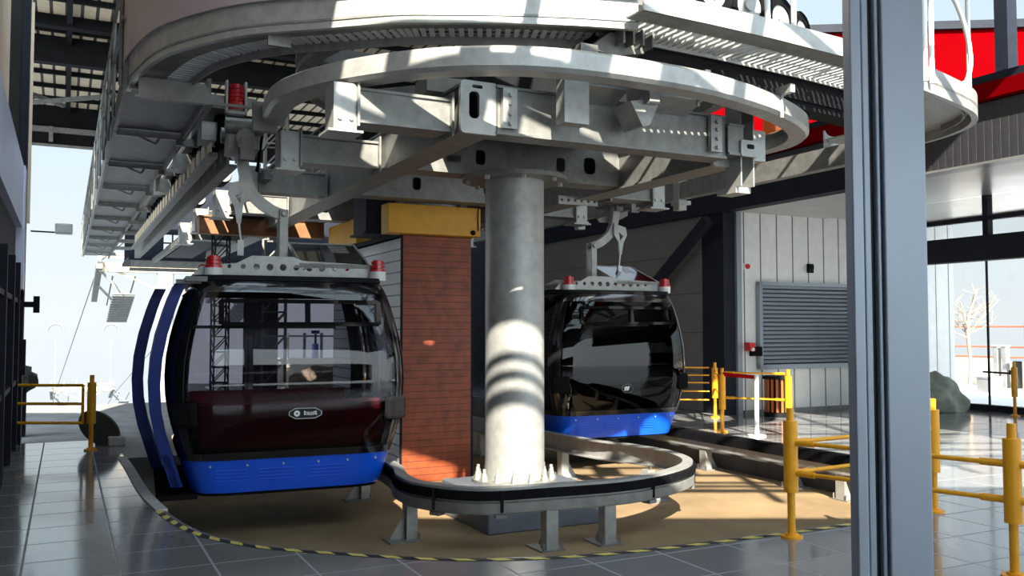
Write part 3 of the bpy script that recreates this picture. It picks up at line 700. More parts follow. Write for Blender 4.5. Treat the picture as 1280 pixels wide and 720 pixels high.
def gondola(label, b, a, z, yaw, flip, logo, glass, glass_low, open_doors, number=None):
    """flip = +1: hanger top leans to the left (-x) and the doors are on the left side"""
    g = thing('gondola_cabin', label, 'gondola', b, a, z, yaw)
    R = math.radians
    F0, F1 = R(-155), R(-25)          # front face, between its corner posts
    bm = BM(); shell(bm, -PI, PI, .03, .36, 0, -.04, 96, 8)
    skirt = obj('skirt', bm, M['blue'], g, smooth=50)
    bm = BM()
    for x0, x1 in ((-.75, -.45), (-.33, .0), (.16, .52)):
        for k in range(4):
            zz = .15+.035*k
            p, q = Vector((x0, front_y(x0, zz, .004), zz)), Vector((x1, front_y(x1, zz, .004), zz)); bar(bm, p, q, .012, .012)
    obj('vent_louvre', bm, M['blue'], skirt)
    bm = BM()
    for x in (-.8, -.45, -.1, .25, .55, .85):
        cyl(bm, (x, front_y(x, .3, .006), .3), (x, front_y(x, .3)+.01, .3), .012, n=8)
    obj('rivet', bm, M['galv_light'], skirt)
    bm = BM(); slab(bm, [tuple(gpt(2*PI*k/64, .03, -.02).xy) for k in range(64)], .0, .06); obj('floor_pan', bm, M['black'], g)
    # frame: sill band, corner posts, header band
    bm = BM(); shell(bm, -PI, PI, .36, .43, .012, -.05, 96, 2)
    frame = obj('sill_band', bm, M['gloss_black'], g, smooth=50)
    for s0, s1 in ((-155, -128), (-52, -25), (25, 52), (128, 155)):
        bm = BM(); shell(bm, R(s0), R(s1), .43, 2.02, .010, -.05, 14, 14); obj('corner_post', bm, M['gloss_black'], g, smooth=50)
    bm = BM(); shell(bm, -PI, PI, 2.02, 2.16, .008, -.05, 96, 3); obj('header_band', bm, M['gloss_black'], g, smooth=50)
    bm = BM(); slab(bm, [tuple(gpt(2*PI*k/64, 2.14, .02).xy) for k in range(64)], 2.14, 2.19)
    v = bx(bm, -.6, .6, -.6, .6, 2.19, 2.24); obj('roof', bm, M['dark'], g, bevel=.02)
    # ends
    for nm, t0, t1 in (('front', R(-128), R(-52)), ('rear', R(52), R(128))):
        bm = BM(); shell(bm, t0, t1, .43, .90, 0, -.02, 20, 6); obj('lower_window', bm, glass_low, g, smooth=60)
        bm = BM(); shell(bm, t0, t1, .90, 2.02, 0, -.02, 20, 12); obj('window', bm, glass, g, smooth=60)
    # right (or closed) side
    sides = [1] if open_doors else [1, -1]
    for s in sides:
        c = 0 if s > 0 else PI
        bm = BM(); shell(bm, c-R(25), c+R(25), .43, .9, 0, -.02, 20, 6); obj('side_panel', bm, glass_low, g, smooth=60)
        bm = BM(); shell(bm, c-R(25), c+R(25), .9, 2.02, 0, -.02, 20, 12); obj('side_window', bm, glass, g, smooth=60)
        bm = BM()
        for d in (-1.2, 1.2): shell(bm, c+R(d)-R(1), c+R(d)+R(1), .36, 2.05, .02, -.02, 2, 12)
        obj('door_seam', bm, M['blue_dark'], g, smooth=60)
    if open_doors:
        # two curved leaves slid apart and standing off the body, facing the boarding side
        for y0, y1, so, th in ((-.86, -.11, .05, .11), (.50, 1.25, .20, .12)):
            def leaf(bm, ya, yb, z0, z1, o0, o1, nz=16):
                A = []
                for j in range(nz+1):
                    zz = z0+(z1-z0)*j/nz; w = gw(zz)
                    A.append([bm.verts.new((-(w+o), y, zz)) for o, y in ((o0, ya), (o0, yb), (o1, yb), (o1, ya))])
                for P, Q in zip(A, A[1:]):
                    for i in range(4): bm.faces.new((P[i], P[(i+1) % 4], Q[(i+1) % 4], Q[i]))
                bm.faces.new(A[0][::-1]); bm.faces.new(A[-1])
            bm = BM(); leaf(bm, y0, y0+.13, .10, 2.1, so, so+th); leaf(bm, y1-.13, y1, .10, 2.1, so, so+th)
            leaf(bm, y0, y1, .10, .42, so+.03, so+th-.01, 4); leaf(bm, y0, y1, 2.0, 2.1, so+.03, so+th-.01, 2)
            d = obj('door_leaf', bm, M['blue_dark'], g, smooth=50)
            bm = BM(); leaf(bm, y0+.13, y1-.13, .42, 2.0, so+th-.05, so+th-.04); obj('pane', bm, M['glass'], d, smooth=60)
        bm = BM(); bx(bm, -1.26, -.9, -.85, 1.25, -.03, .02); bx(bm, -1.28, -1.24, -.87, 1.27, -.06, .03); obj('door_step', bm, M['black'], g, bevel=.01)
        bm = BM(); bx(bm, -1.05, -.85, -.97, 1.0, 2.12, 2.17); bx(bm, -1.14, -.9, -.9, -.86, 2.1, 2.14); obj('door_track', bm, M['galv_dark'], g)
    # seats: two upholstered benches facing one another
    for s in (-1, 1):
        bm = BM(); bx(bm, -.88, .88, s*.86-.0, s*.46, .44, .54); 
        seat = obj('seat', bm, M['maroon'], g, bevel=.03)
        bm = BM(); bx(bm, -.92, .92, s*.93, s*.85, .5, .92); obj('backrest', bm, M['maroon'], seat, bevel=.03)
        bm = BM(); bx(bm, -.8, .8, s*.8, s*.55, .06, .44); obj('seat_base', bm, M['dark'], seat)
    # sliding ventilation window in the front pane
    bm = BM(); zf = 1.86
    def fy(x, zz, o=.012): return front_y(x, zz, o)
    fx0, fx1, fz0, fz1 = -.72, .86, 1.70, 1.93
    for (xa, za, xb, zb) in ((fx0, fz0, fx1, fz0), (fx0, fz1, fx1, fz1), (fx0, fz0, fx0, fz1), (fx1, fz0, fx1, fz1), (.12, fz0, .12, fz1)):
        N = 6
        for i in range(N):
            x1, z1 = xa+(xb-xa)*i/N, za+(zb-za)*i/N; x2, z2 = xa+(xb-xa)*(i+1)/N, za+(zb-za)*(i+1)/N
            bar(bm, (x1, fy(x1, z1), z1), (x2, fy(x2, z2), z2), .05, .04)
    sw = obj('vent_window_frame', bm, M['black'], g)
    bm = BM(); bar(bm, (-.98, fy(-.93, 1.66), 1.67), (.4, fy(.4, 1.66), 1.67), .022, .03); obj('inner_rail', bm, M['dark'], g)
    # corner bumpers
    for s in (-1, 1):
        bm = BM(); w = gw(.82)
        box(bm, (s*(w-.15), front_y(s*(w-.14), .82, .0)+.015, .82), (.26, .12, .25), s*.42)
        obj('corner_bumper', bm, M['black'], g, bevel=.04)
    # badge on the lower window
    bm = BM(); zc = .80 if logo == 'pill' else .74; y = front_y(0, zc, .006)
    if logo == 'pill':
        oc = [(-.10, .055), (.10, .055), (.165, .02), (.165, -.02), (.10, -.055), (-.10, -.055), (-.165, -.02), (-.165, .02)]
        ic = [(x*.94, zz*.86) for x, zz in oc]
        plate(bm, oc, [ic], -.010, -.004); bmesh.ops.translate(bm, verts=bm.verts, vec=(.10, y, zc)); badge = obj('badge', bm, M['galv_light'], g)
        bm = BM(); plate(bm, oc, [], -.006, .004); bmesh.ops.translate(bm, verts=bm.verts, vec=(.10, y, zc)); obj('badge_field', bm, M['gloss_black'], badge)
        bm = BM(); plate(bm, disc(-.085, 0, .030, 18), [disc(-.085, 0, .010, 12)], -.010, -.005); bmesh.ops.translate(bm, verts=bm.verts, vec=(.10, y, zc)); obj('emblem', bm, M['white'], badge)
        bm = BM()
        for x_, z_, w_, h_ in ((-.040, .004, .008, .044), (-.030, .010, .016, .012), (-.030, -.010, .014, .010), (-.012, 0, .007, .034), (.002, -.002, .007, .034), (.016, -.004, .007, .034), (.030, -.004, .007, .034), (.044, -.002, .007, .034), (.058, .002, .007, .036), (.074, .016, .020, .009), (.072, .002, .010, .030), (.078, -.012, .020, .009)):
            bx(bm, .13+x_-w_/2, .13+x_+w_/2, y-.011, y-.006, zc+z_-h_/2, zc+z_+h_/2)
        obj('lettering', bm, M['white'], badge)
    else:
        oc = [(.10*math.cos(2*PI*k/28), .068*math.sin(2*PI*k/28)) for k in range(28)]
        ic = [(.092*math.cos(2*PI*k/28), .060*math.sin(2*PI*k/28)) for k in range(28)]
        plate(bm, oc, [ic], -.004, .0); bmesh.ops.translate(bm, verts=bm.verts, vec=(.02, y, zc)); badge = obj('badge', bm, M['galv_dark'], g)
        bm = BM()
        for x in (-.045, -.005): v = plate(bm, [(x-.012, -.03), (x+.018, -.03), (x+.045, .03), (x+.015, .03)], [], -.004, 0)
        plate(bm, [(-.03, -.03), (-.012, -.03), (-.05, .02), (-.062, .02)], [], -.004, 0)
        plate(bm, [(.008, -.03), (.02, -.03), (-.004, .02), (-.016, .02)], [], -.004, 0)
        bmesh.ops.translate(bm, verts=bm.verts, vec=(.02, y, zc)); obj('emblem', bm, M['white'], badge)
    # roof carrier: perforated side plates, cross bars, buffers, solar panel
    def carrier(y0, y1):
        bm = BM()
        holes = [disc(-.62+.135*k, 2.295, (.022, .026, .032, .036, .036, .03, .036, .036, .03, .024)[k], 14) for k in range(10)]
        plate(bm, [(-.98, 2.2), (-.9, 2.29), (-.55, 2.33), (-.40, 2.41), (.02, 2.41), (.12, 2.37), (.86, 2.345), (.98, 2.25), (.98, 2.2)], holes, y0, y1)
        return bm
    bm = carrier(-.70, -.67); car = obj('roof_carrier', bm, M['galv_light'], g)
    bm = carrier(.40, .43); obj('rear_plate', bm, M['galv'], car)
    bm = BM()
    for x in (-.85, -.35, .0, .8): bx(bm, x-.03, x+.03, -.68, .42, 2.24, 2.29)
    obj('cross_bar', bm, M['galv'], car)
    if number:
        text_mesh('number', number, .085, M['dark'], car, Matrix.Translation((.155, -.703, 2.30)) @ Matrix.Rotation(PI/2, 4, 'X'))
    for x, y in ((-.78, -.76), (.92, -.74), (-.78, .62), (.92, .62)):
        bm = BM(); cyl(bm, (x, y, 2.17), (x, y, 2.27), .09, n=18); bf = obj('buffer', bm, M['white'], g, smooth=40)
        bm = BM()
        for k in range(3): cyl(bm, (x, y, 2.27+.04*k), (x, y, 2.30+.04*k), .085-.008*k, n=18); cyl(bm, (x, y, 2.28+.04*k), (x, y, 2.315+.04*k), .05, n=14)
        obj('red_cap', bm, M['red'], bf, smooth=40)
    bm = BM(); mt = Matrix.Translation((.47, -.30, 2.47)) @ Matrix.Rotation(math.radians(20), 4, 'X')
    bmesh.ops.transform(bm, matrix=mt, verts=bx(bm, -.36, .36, -.42, .42, -.015, .015)); sp = obj('solar_panel', bm, M['solar'], g)
    bm = BM()
    for q in ((-.36, .36, -.44, -.42), (-.36, .36, .42, .44), (-.38, -.36, -.44, .44), (.36, .38, -.44, .44)):
        bmesh.ops.transform(bm, matrix=mt, verts=bx(bm, q[0], q[1], q[2], q[3], -.02, .022))
    for k in range(6): bmesh.ops.transform(bm, matrix=mt, verts=bx(bm, .05, .25, .08+.05*k, .085+.05*k, .015, .018))
    obj('panel_frame', bm, M['galv_light'], sp)
    # hanger: link, curved arm, grip
    s = -flip
    bm = BM(); bx(bm, -.05+s*.0, .05, -.16, -.13, 2.40, 2.98); bx(bm, -.05, .05, .0, .03, 2.40, 2.98); cyl(bm, (0, -.2, 2.93), (0, .06, 2.93), .035, n=14); obj('hanger_link', bm, M['galv_light'], g, bevel=.01)
    cp = smooth_path([(.02, 0), (-.02*s*-1, 0), (s*.16, .06), (s*.34, .22), (s*.43, .48), (s*.45, .80)], 6)
    bm = BM(); pr = []
    nn = normals2([Vector((p.x, p.y)) for p in cp])
    top = [(p.x+n.x*.06, 2.93+p.y+n.y*.06) for p, n in zip(cp, nn)]; bot = [(p.x-n.x*.06, 2.93+p.y-n.y*.06) for p, n in zip(cp, nn)]
    plate(bm, top+bot[::-1], [], -.12, -.02)
    ha = obj('hanger_arm', bm, M['galv_light'], g)
    bm = BM(); plate(bm, [(s*.36, 3.3), (s*.58, 3.24), (s*.60, 3.12), (s*.53, 2.98), (s*.50, 2.80), (s*.46, 2.80), (s*.44, 3.0), (s*.36, 3.12)], [[(s*.47, 3.02), (s*.53, 3.10), (s*.45, 3.16)]], -.17, -.13); obj('bracket', bm, M['galv_light'], ha)
    bm = BM(); cyl(bm, (s*.48, -.15, 2.80), (s*.46, -.15, 2.62), .012, n=8); bx(bm, s*.46-.03, s*.46+.03, -.18, -.12, 2.45, 2.62); obj('damper', bm, M['white'], ha)
    bm = BM(); bx(bm, s*.45-.16, s*.45+.16, -.30, .25, 3.60, 3.78); cyl(bm, (s*.45, -.45, 3.69), (s*.45, .45, 3.69), .10, n=18); cyl(bm, (s*.45-.2, -.3, 3.84), (s*.45+.2, -.3, 3.84), .09, n=16)
    cyl(bm, (s*.45-.2, .25, 3.84), (s*.45+.2, .25, 3.84), .09, n=16); bx(bm, s*.45-.06, s*.45+.06, -.2, .1, 3.5, 3.62)
    grip = obj('grip', bm, M['galv'], g, smooth=40)
    bm = BM(); cyl(bm, (s*.45, -.62, 3.55), (s*.45, -.2, 3.60), .035, n=12); bx(bm, s*.45-.07, s*.45+.07, -.66, -.6, 3.42, 3.66); obj('grip_lever', bm, M['galv_dark'], grip)
    return g

gondola('blue and black gondola cabin 39 with open doors, left of the column', -2.40, 1.08, .0, math.radians(-4), 1, 'pill', M['glass'], M['glass_dark'], True, '39')
gondola('blue gondola cabin with dark closed windows waiting behind the column', 2.88, 3.05, .03, math.radians(-2), -1, 'mark', M['glass_vdark'], M['glass_vdark'], False)

# ------------------------------------------------------------------ right-hand building
bm = BM(); bx(bm, 6.7, 6.9, 5.0, 14, 0, 3.95); struct('wall_panelled', bm, M['panel'])
bm = BM(); bx(bm, 6.7, 7.12, 4.36, 5.0, 0, 3.9); struct('wall_pier', bm, M['navy'])
bm = BM(); bx(bm, 6.98, 7.10, 4.30, 4.36, 0, 3.9); struct('trim_pier', bm, M['louvre'])
bm = BM(); bx(bm, 7.1, 13.2, 0, .15, 0, 3.95); struct('wall_seamed', bm, M['seam'], 0, 4.3, 0)
bm = BM(); bx(bm, 7.1, 11.9, 4.24, 4.3, 0, .08); struct('baseboard_seamed', bm, M['galv'], 0, 0, 0)
bm = BM(); bx(bm, 6.55, 6.85, 1.0, 14, 3.88, 4.30); struct('trim_beam', bm, M['navy'])
bm = BM(); bx(bm, 6.62, 6.9, -12, 14, 3.9, 4.74); struct('wall_band', bm, M['corr'])
bm = BM(); bx(bm, 6.5, 6.95, -12, 14, 4.76, 4.98); struct('trim_gutter', bm, M['red_wall'])
bm = BM(); bx(bm, 6.55, 7.2, -12, 14, 4.98, 5.10); struct('trim_capping', bm, M['navy'])
bm = BM(); bx(bm, 6.6, 9.3, -12, 4.4, 3.9, 3.93); bx(bm, 9.3, 12.2, -12, 4.4, 3.92, 3.95); struct('ceiling_soffit', bm, M['soffit'])
bm = BM(); bx(bm, 6.9, 14, -12, 14, 5.1, 5.2); struct('roof_annexe', bm, M['dark'])
bm = BM(); bx(bm, 2.0, 6.7, 12.2, 12.4, PITZ, 7.3); struct('wall_back', bm, M['navy'])
bm = BM(); bx(bm, .5, 2.2, 8.8, 9.0, PITZ, 3.3); bx(bm, .4, 2.3, 8.75, 8.8, 2.5, 2.6); struct('wall_inner', bm, mat('blue_grey_panel', (.07, .08, .10), .6))
# diagonal brace in front of the panelled wall
bm = BM(); bar(bm, (6.45, 4.5, 3.74), (6.45, 7.0, 2.05), .14, .20)
solo('steel_brace', bm, M['navy'], 'dark diagonal steel brace rising to the right before the grey wall', 'brace')
# louvred shutter
lv = thing('roller_shutter', 'grey blue louvred shutter on the pale seamed wall', 'shutter', 8.71, 4.27, 0)
bm = BM()
for k in range(19): zz = .98+.081*k; v = bx(bm, -1.2, 1.2, -.05, -.015, zz, zz+.055); bmesh.ops.rotate(bm, verts=v, cent=(0, -.03, zz+.03), matrix=Matrix.Rotation(.5, 3, 'X'))
obj('slat_curtain', bm, M['louvre'], lv)
bm = BM(); bx(bm, -1.28, -1.2, -.09, 0, .90, 2.55); bx(bm, 1.2, 1.28, -.09, 0, .9, 2.55); bx(bm, -1.28, 1.28, -.09, 0, 2.49, 2.56); bx(bm, -1.28, 1.28, -.10, 0, .86, .95); obj('frame', bm, M['louvre'], lv)
bm = BM(); bx(bm, -1.2, 1.2, -.012, .0, .9, 2.5); obj('backing', bm, M['dark'], lv)
def small(name, lab, cat, b, a, z, parts):
    t = thing(name, lab, cat, b, a, z)
    for nm, bmf, m in parts:
        bm = BM(); bmf(bm); obj(nm, bm, M[m], t)
small('alarm_button', 'small red round button high on the pale wall edge', 'button', 7.2, 4.28, 2.85, [('button', lambda q: cyl(q, (0, -.05, 0), (0, 0, 0), .05, n=16), 'red'), ('back_box', lambda q: bx(q, -.06, .06, -.02, .02, -.06, .06), 'white')])
small('wall_socket', 'tiny dark socket above the louvred shutter', 'socket', 8.85, 4.28, 2.86, [('body', lambda q: bx(q, -.07, .07, -.04, .01, -.09, .09), 'dark'), ('cap', lambda q: bx(q, -.05, .05, -.07, -.04, -.02, .06), 'dark')])
small('intercom', 'red and black wall intercom left of the shutter', 'intercom', 7.24, 4.27, 1.25, [('body', lambda q: bx(q, 0, .22, -.12, 0, -.13, .05), 'black'), ('light', lambda q: bx(q, -.12, .02, -.14, 0, -.03, .13), 'red'), ('lens', lambda q: cyl(q, (-.05, -.17, .0), (-.05, -.13, .0), .035, n=12), 'white')])
# vestibule header and transoms
bm = BM(); bx(bm, 9.2, 9.45, -12, 2.75, 2.80, 3.22); struct('trim_header', bm, M['navy'])
bm = BM(); bx(bm, 9.2, 9.45, 2.55, 2.75, 0, 3.9); struct('trim_header_post', bm, M['navy'])
bm = BM()
bx(bm, 9.25, 9.38, -12, 2.6, 3.48, 3.55)
for a in (.72, -1.3, -3.3): bx(bm, 9.25, 9.38, a-.05, a+.05, 3.2, 3.92)
w1 = struct('window_1', bm, M['navy'])
bm = BM(); bx(bm, 9.30, 9.32, -12, 2.6, 3.22, 3.9); o = obj('pane', bm, M['glass_clear'], w1)
# glazed end wall with its dark sill
bm = BM(); bx(bm, 11.95, 12.10, -12, 4.25, 0, .12); bx(bm, 11.95, 12.1, -12, 4.25, 3.85, 3.95)
for a in (2.66, .2, -2.3): bx(bm, 12.0, 12.04, a-.015, a+.015, .12, 3.9)
w2 = struct('window_2', bm, M['navy'])
bm = BM(); bx(bm, 12.01, 12.025, -12, 4.25, .12, 3.88); obj('pane', bm, M['glass_clear'], w2)
# tarpaulin heap in the glass corner
bm = BM(); bmesh.ops.create_icosphere(bm, subdivisions=4, radius=1.0)
from mathutils import noise as mn
for v in bm.verts:
    n = mn.noise(v.co*1.7)*.28 + mn.noise(v.co*4.0)*.10
    v.co = v.co*(1+n); v.co.x *= .66; v.co.y *= .60; v.co.z = max(0, v.co.z*.50*(1-.35*abs(v.co.x)) + .10)*1.25
solo('tarpaulin_bundle', bm, M['tarp'], 'grey green tarpaulin heaped in the corner below the bright glass wall', 'tarpaulin', 11.2, 3.35, 0, smooth=60)
bm = BM(); bmesh.ops.create_icosphere(bm, subdivisions=3, radius=1.0)
for v in bm.verts:
    v.co = v.co*(1+mn.noise(v.co*2.2)*.35); v.co.x *= .20; v.co.y *= .22; v.co.z = max(0, v.co.z*.16+.10)
solo('cloth_bundle', bm, M['tarp'], 'small crumpled bundle leaning on the heaped tarpaulin', 'bundle', 10.85, 3.35, 0, smooth=60)

# red gable wall beyond the annexe roof (turned to the viewer)
bm = BM(); bx(bm, -5, 3.2, 0, .3, 4.0, 7.95); r = obj('wall_red', bm, M['red_wall']); r.location = (8.2, 18.6, 0); r.rotation_euler = (0, 0, math.radians(-5)); r['kind'] = 'structure'; r['label'] = 'red wall'; r['category'] = 'building'
bm = BM(); bx(bm, -5, 3.2, -.1, .4, 7.95, 8.12); r = obj('trim_red_wall', bm, M['navy']); r.location = (8.2, 18.6, 0); r.rotation_euler = (0, 0, math.radians(-5)); r['kind'] = 'structure'; r['label'] = 'navy capping'; r['category'] = 'building'
bm = BM(); bx(bm, 0, .22, -.1, .1, 5.0, 9.2); solo('steel_post', bm, M['navy'], 'dark blue steel post rising before the red wall', 'post', 7.4, -.9, 0)
bm = BM(); bx(bm, -.14, .14, -.14, .14, 4.35, 4.72)
solo('warning_lamp', bm, M['orange'], 'orange lamp box seen through the loop of the running rail', 'lamp', 4.76, .85, .17, bevel=.02)

# ------------------------------------------------------------------ barriers
def post(label, b, a, z=0, group=None, m='yellow'):
    t = thing('barrier_post', label, 'post', b, a, z, 0, group)
    bm = BM(); cyl(bm, (0, 0, 0), (0, 0, .40), .030, n=16); obj('lower_tube', bm, M[m], t, smooth=40)
    bm = BM(); cyl(bm, (0, 0, .36), (0, 0, .92), .056, n=20); obj('sleeve', bm, M[m], t, smooth=40)
    bm = BM(); cyl(bm, (0, 0, .92), (0, 0, 1.02), .030, n=14); obj('pin', bm, M[m], t, smooth=40)
    bm = BM(); cyl(bm, (0, 0, 0), (0, 0, .018), .085, n=24); cyl(bm, (0, 0, .018), (0, 0, .035), .05, n=24); obj('foot', bm, M[m], t, smooth=40)
    return t
def rail(p, q, label, zs=(.46, .76), r=.017, m='yellow'):
    P = W(*p), W(*q)
    bm = BM(); d = (P[1]-P[0]); L = d.length; ang = math.atan2(d.y, d.x)
    t = bpy.data.objects.new('barrier_rail', None); C.objects.link(t); t.location = P[0]; t.rotation_euler = (0, 0, ang); tag(t, label, 'rail')
    bm.free()
    for zz in zs:
        bm = BM(); cyl(bm, (.05, 0, zz), (L-.05, 0, zz), r, n=12); b = obj('bar', bm, M[m], t, smooth=40)
        for x0 in (.05, L-.20):
            bm = BM(); cyl(bm, (x0, 0, zz), (x0+.15, 0, zz), r*1.5, n=12); obj('socket', bm, M[m], b, smooth=40)
    return t
A_, B_, C_ = (.62, -3.64), (2.48, -3.49), (1.12, -5.16)
post('yellow barrier post at the front edge of the pit, left of the grey door frame', *A_)
post('yellow barrier post just right of the grey door frame', *B_)
post('nearest yellow barrier post at the right, with its foot out of view', *C_)
rail(A_, C_, 'yellow rails from the pit edge post to the nearest post, crossing behind the door frame', (.51, .75))
rail(A_, B_, 'yellow rails from the pit edge post back to the post by the door frame', (.51, .75))
rail(C_, (1.62, -6.68), 'pair of yellow rails leaving the nearest post at the right', (.51, .75))
E_, F_, G_ = (4.85, 2.23), (6.25, 4.1), (5.42, 1.36)
post('yellow post of the far barrier holding the red belt', *E_)
post('yellow post of the far barrier next to the dark pier', *F_)
post('yellow post of the far barrier in front of the slatted bin', *G_)
rail(E_, G_, 'pair of yellow rails behind the white stanchion on the far platform', (.55, .95), .014)
rail(F_, E_, 'pair of yellow rails between the two far posts near the dark pier', (.55, .85), .014)
gt = thing('barrier_gate', 'five-bar yellow gate behind the dark closed cabin', 'gate', 6.25, 4.1, 0)
bm = BM()
for zz in (.32, .48, .64, .78, .92): cyl(bm, (-.05, .1, zz), (-.95, .75, zz), .014, n=10)
obj('bars', bm, M['yellow'], gt, smooth=40)
bm = BM(); cyl(bm, (-.95, .75, .30), (-.95, .75, .94), .016, n=10); obj('end_bar', bm, M['yellow'], gt, smooth=40)
st = thing('belt_stanchion', 'white stanchion post with a red belt on the far platform', 'stanchion', 4.98, 1.58, 0)
bm = BM(); cyl(bm, (0, 0, 0), (0, 0, .94), .035, n=16); obj('tube', bm, M['white'], st, smooth=40)
bm = BM(); cyl(bm, (0, 0, 0), (0, 0, .02), .14, n=24); obj('base', bm, M['white'], st, smooth=40)
bm = BM(); bar(bm, (0, 0, .90), (-.13, .62, .92), .012, .06); obj('belt', bm, M['red'], st)
post('yellow barrier post at the far right edge by the glass wall', 11.45, 1.75)
bm = BM(); bar(bm, (0, 0, .80), (-.22, .42, .82), .035, .035); cyl(bm, (0, 0, .78), (0, 0, .86), .03, n=12)
solo('boom_arm', bm, M['navy'], 'dark boom arm leaving the far right barrier post', 'boom', 11.45, 1.82, 0)
# bin
bn = thing('litter_bin', 'round slatted orange brown litter bin by the pale wall', 'bin', 7.45, 3.75, 0)
bm = BM()
for k in range(16): a = 2*PI*k/16; box(bm, (.23*math.cos(a), .23*math.sin(a), .40), (.018, .042, .62), a)
obj('slats', bm, mat('stained_slats', (.40, .10, .02), .5), bn)
bm = BM(); cyl(bm, (0, 0, .05), (0, 0, .70), .19, n=20); obj('liner', bm, M['dark'], bn, smooth=40)
bm = BM(); cyl(bm, (0, 0, .70), (0, 0, .76), .27, n=24); obj('lid', bm, M['dark'], bn, smooth=40)
bm = BM(); cyl(bm, (0, 0, 0), (0, 0, .08), .25, n=24); obj('base', bm, M['dark'], bn, smooth=40)
# left barrier and gate panel
H_ = (-4.22, 4.41)
post('yellow barrier post at the boarding edge on the left, in front of the oval plate', *H_)
gl = thing('barrier_gate', 'three-bar yellow gate panel at the left below the open sky', 'gate', *H_)
bm = BM()
v0 = W(*H_); v1 = W(-5.12, 4.87); d = v1-v0
dl = Vector((d.x*CA + d.y*SA, -d.x*SA + d.y*CA, 0)); u = dl.normalized()
for zz in (.37, .63, .88): tube(bm, [u*.12+Vector((0, 0, zz)), dl+Vector((0, 0, zz))], .02, 10)
obj('bars', bm, M['yellow'], gl, smooth=40)
bm = BM(); cyl(bm, u*.12+Vector((0, 0, .36)), u*.12+Vector((0, 0, .89)), .02, n=10); obj('end_bar', bm, M['yellow'], gl, smooth=40)
# oval guide plate
bm = BM(); pts = [(.32*math.cos(2*PI*k/32), .21*math.sin(2*PI*k/32)) for k in range(32)]
v = plate(bm, pts, [], -.03, .03); bmesh.ops.rotate(bm, verts=v, cent=(0, 0, 0), matrix=Matrix.Rotation(math.radians(35), 3, 'Y')); bmesh.ops.translate(bm, verts=v, vec=(0, 0, .24))
bx(bm, -.05, .05, -.02, .3, 0, .2)
solo('guide_plate', bm, M['guide'], 'dark olive oval plate standing behind the left yellow post', 'plate', -4.1, 4.95, 0, yaw=-TH, bevel=.02)

# ------------------------------------------------------------------ left wall, roofs
bm = BM(); bx(bm, -5.4, -5.2, -12, 5.6, 0, 3.05); wl = struct('wall_left', bm, M['navy'])
bm = BM()
for a in (-3, -.6, 1.8, 3.4, 4.8): bx(bm, -5.2, -5.12, a-.06, a+.06, 0, 2.55)
for zz in (.9, 2.0): bx(bm, -5.2, -5.14, -12, 5.6, zz, zz+.06)
bx(bm, -5.12, -5.05, 5.2, 5.3, 1.0, 1.5)
struct('trim_left_frames', bm, M['navy'])
bm = BM(); bx(bm, -5.4, -5.12, -12, 5.3, 3.05, 3.92); bx(bm, -5.3, -5.1, 5.0, 5.5, 2.2, 3.92); struct('wall_left_panel', bm, M['lightblue'])
bm = BM(); bx(bm, -5.4, -5.2, -12, 2.7, 3.92, 9); struct('wall_left_upper', bm, M['beige'])
bm = BM(); bx(bm, -5.4, -5.2, 2.7, 5.6, 3.92, 9); struct('wall_left_recess', bm, M['dark'])
bm = BM(); bx(bm, -5.6, -5.1, 5.5, 5.85, 0, 9); struct('wall_left_pier', bm, M['navy'])
bm = BM(); bx(bm, -5.10, -5.06, 5.80, 5.86, 3.2, 6.5); struct('trim_left_pier', bm, M['beige'])
# covered stand by the left wall
cs = thing('covered_stand', 'dark control stand under a draped cover at the left wall', 'stand', -5.2, 6.75, 0)
bm = BM(); bx(bm, -.12, .12, -.15, .15, 0, .75); obj('pedestal', bm, M['dark'], cs, bevel=.01)
bm = BM(); bmesh.ops.create_icosphere(bm, subdivisions=3, radius=1.0)
for v in bm.verts: v.co = v.co*(1+mn.noise(v.co*2.5)*.35); v.co.x *= .26; v.co.y *= .24; v.co.z = v.co.z*.24+.86
obj('cover', bm, M['guide'], cs, smooth=60)
wb = thing('wall_bracket', 'small black box on a bracket at the edge of the left wall, below the floodlight', 'bracket', -5.08, 5.6, 2.0)
bm = BM(); bx(bm, -.08, .14, -.05, .05, -.04, .04); obj('arm', bm, M['dark'], wb)
bm = BM(); bx(bm, .10, .18, -.07, .07, -.12, .12); obj('box', bm, M['dark'], wb)
# floodlight on a bracket
fl = thing('floodlight', 'small white floodlight on a bracket from the left wall', 'lamp', -4.95, 5.95, 3.1)
bm = BM(); tube(bm, [(-.1, 0, 0), (.28, .05, 0)], .012, 8); obj('arm', bm, M['navy'], fl)
bm = BM(); v = bx(bm, .22, .46, -.08, .16, -.02, .13); obj('head', bm, M['white'], fl, bevel=.015)
bm = BM(); bx(bm, .30, .41, -.07, -.06, .01, .06); obj('lens', bm, M['orange'], fl)
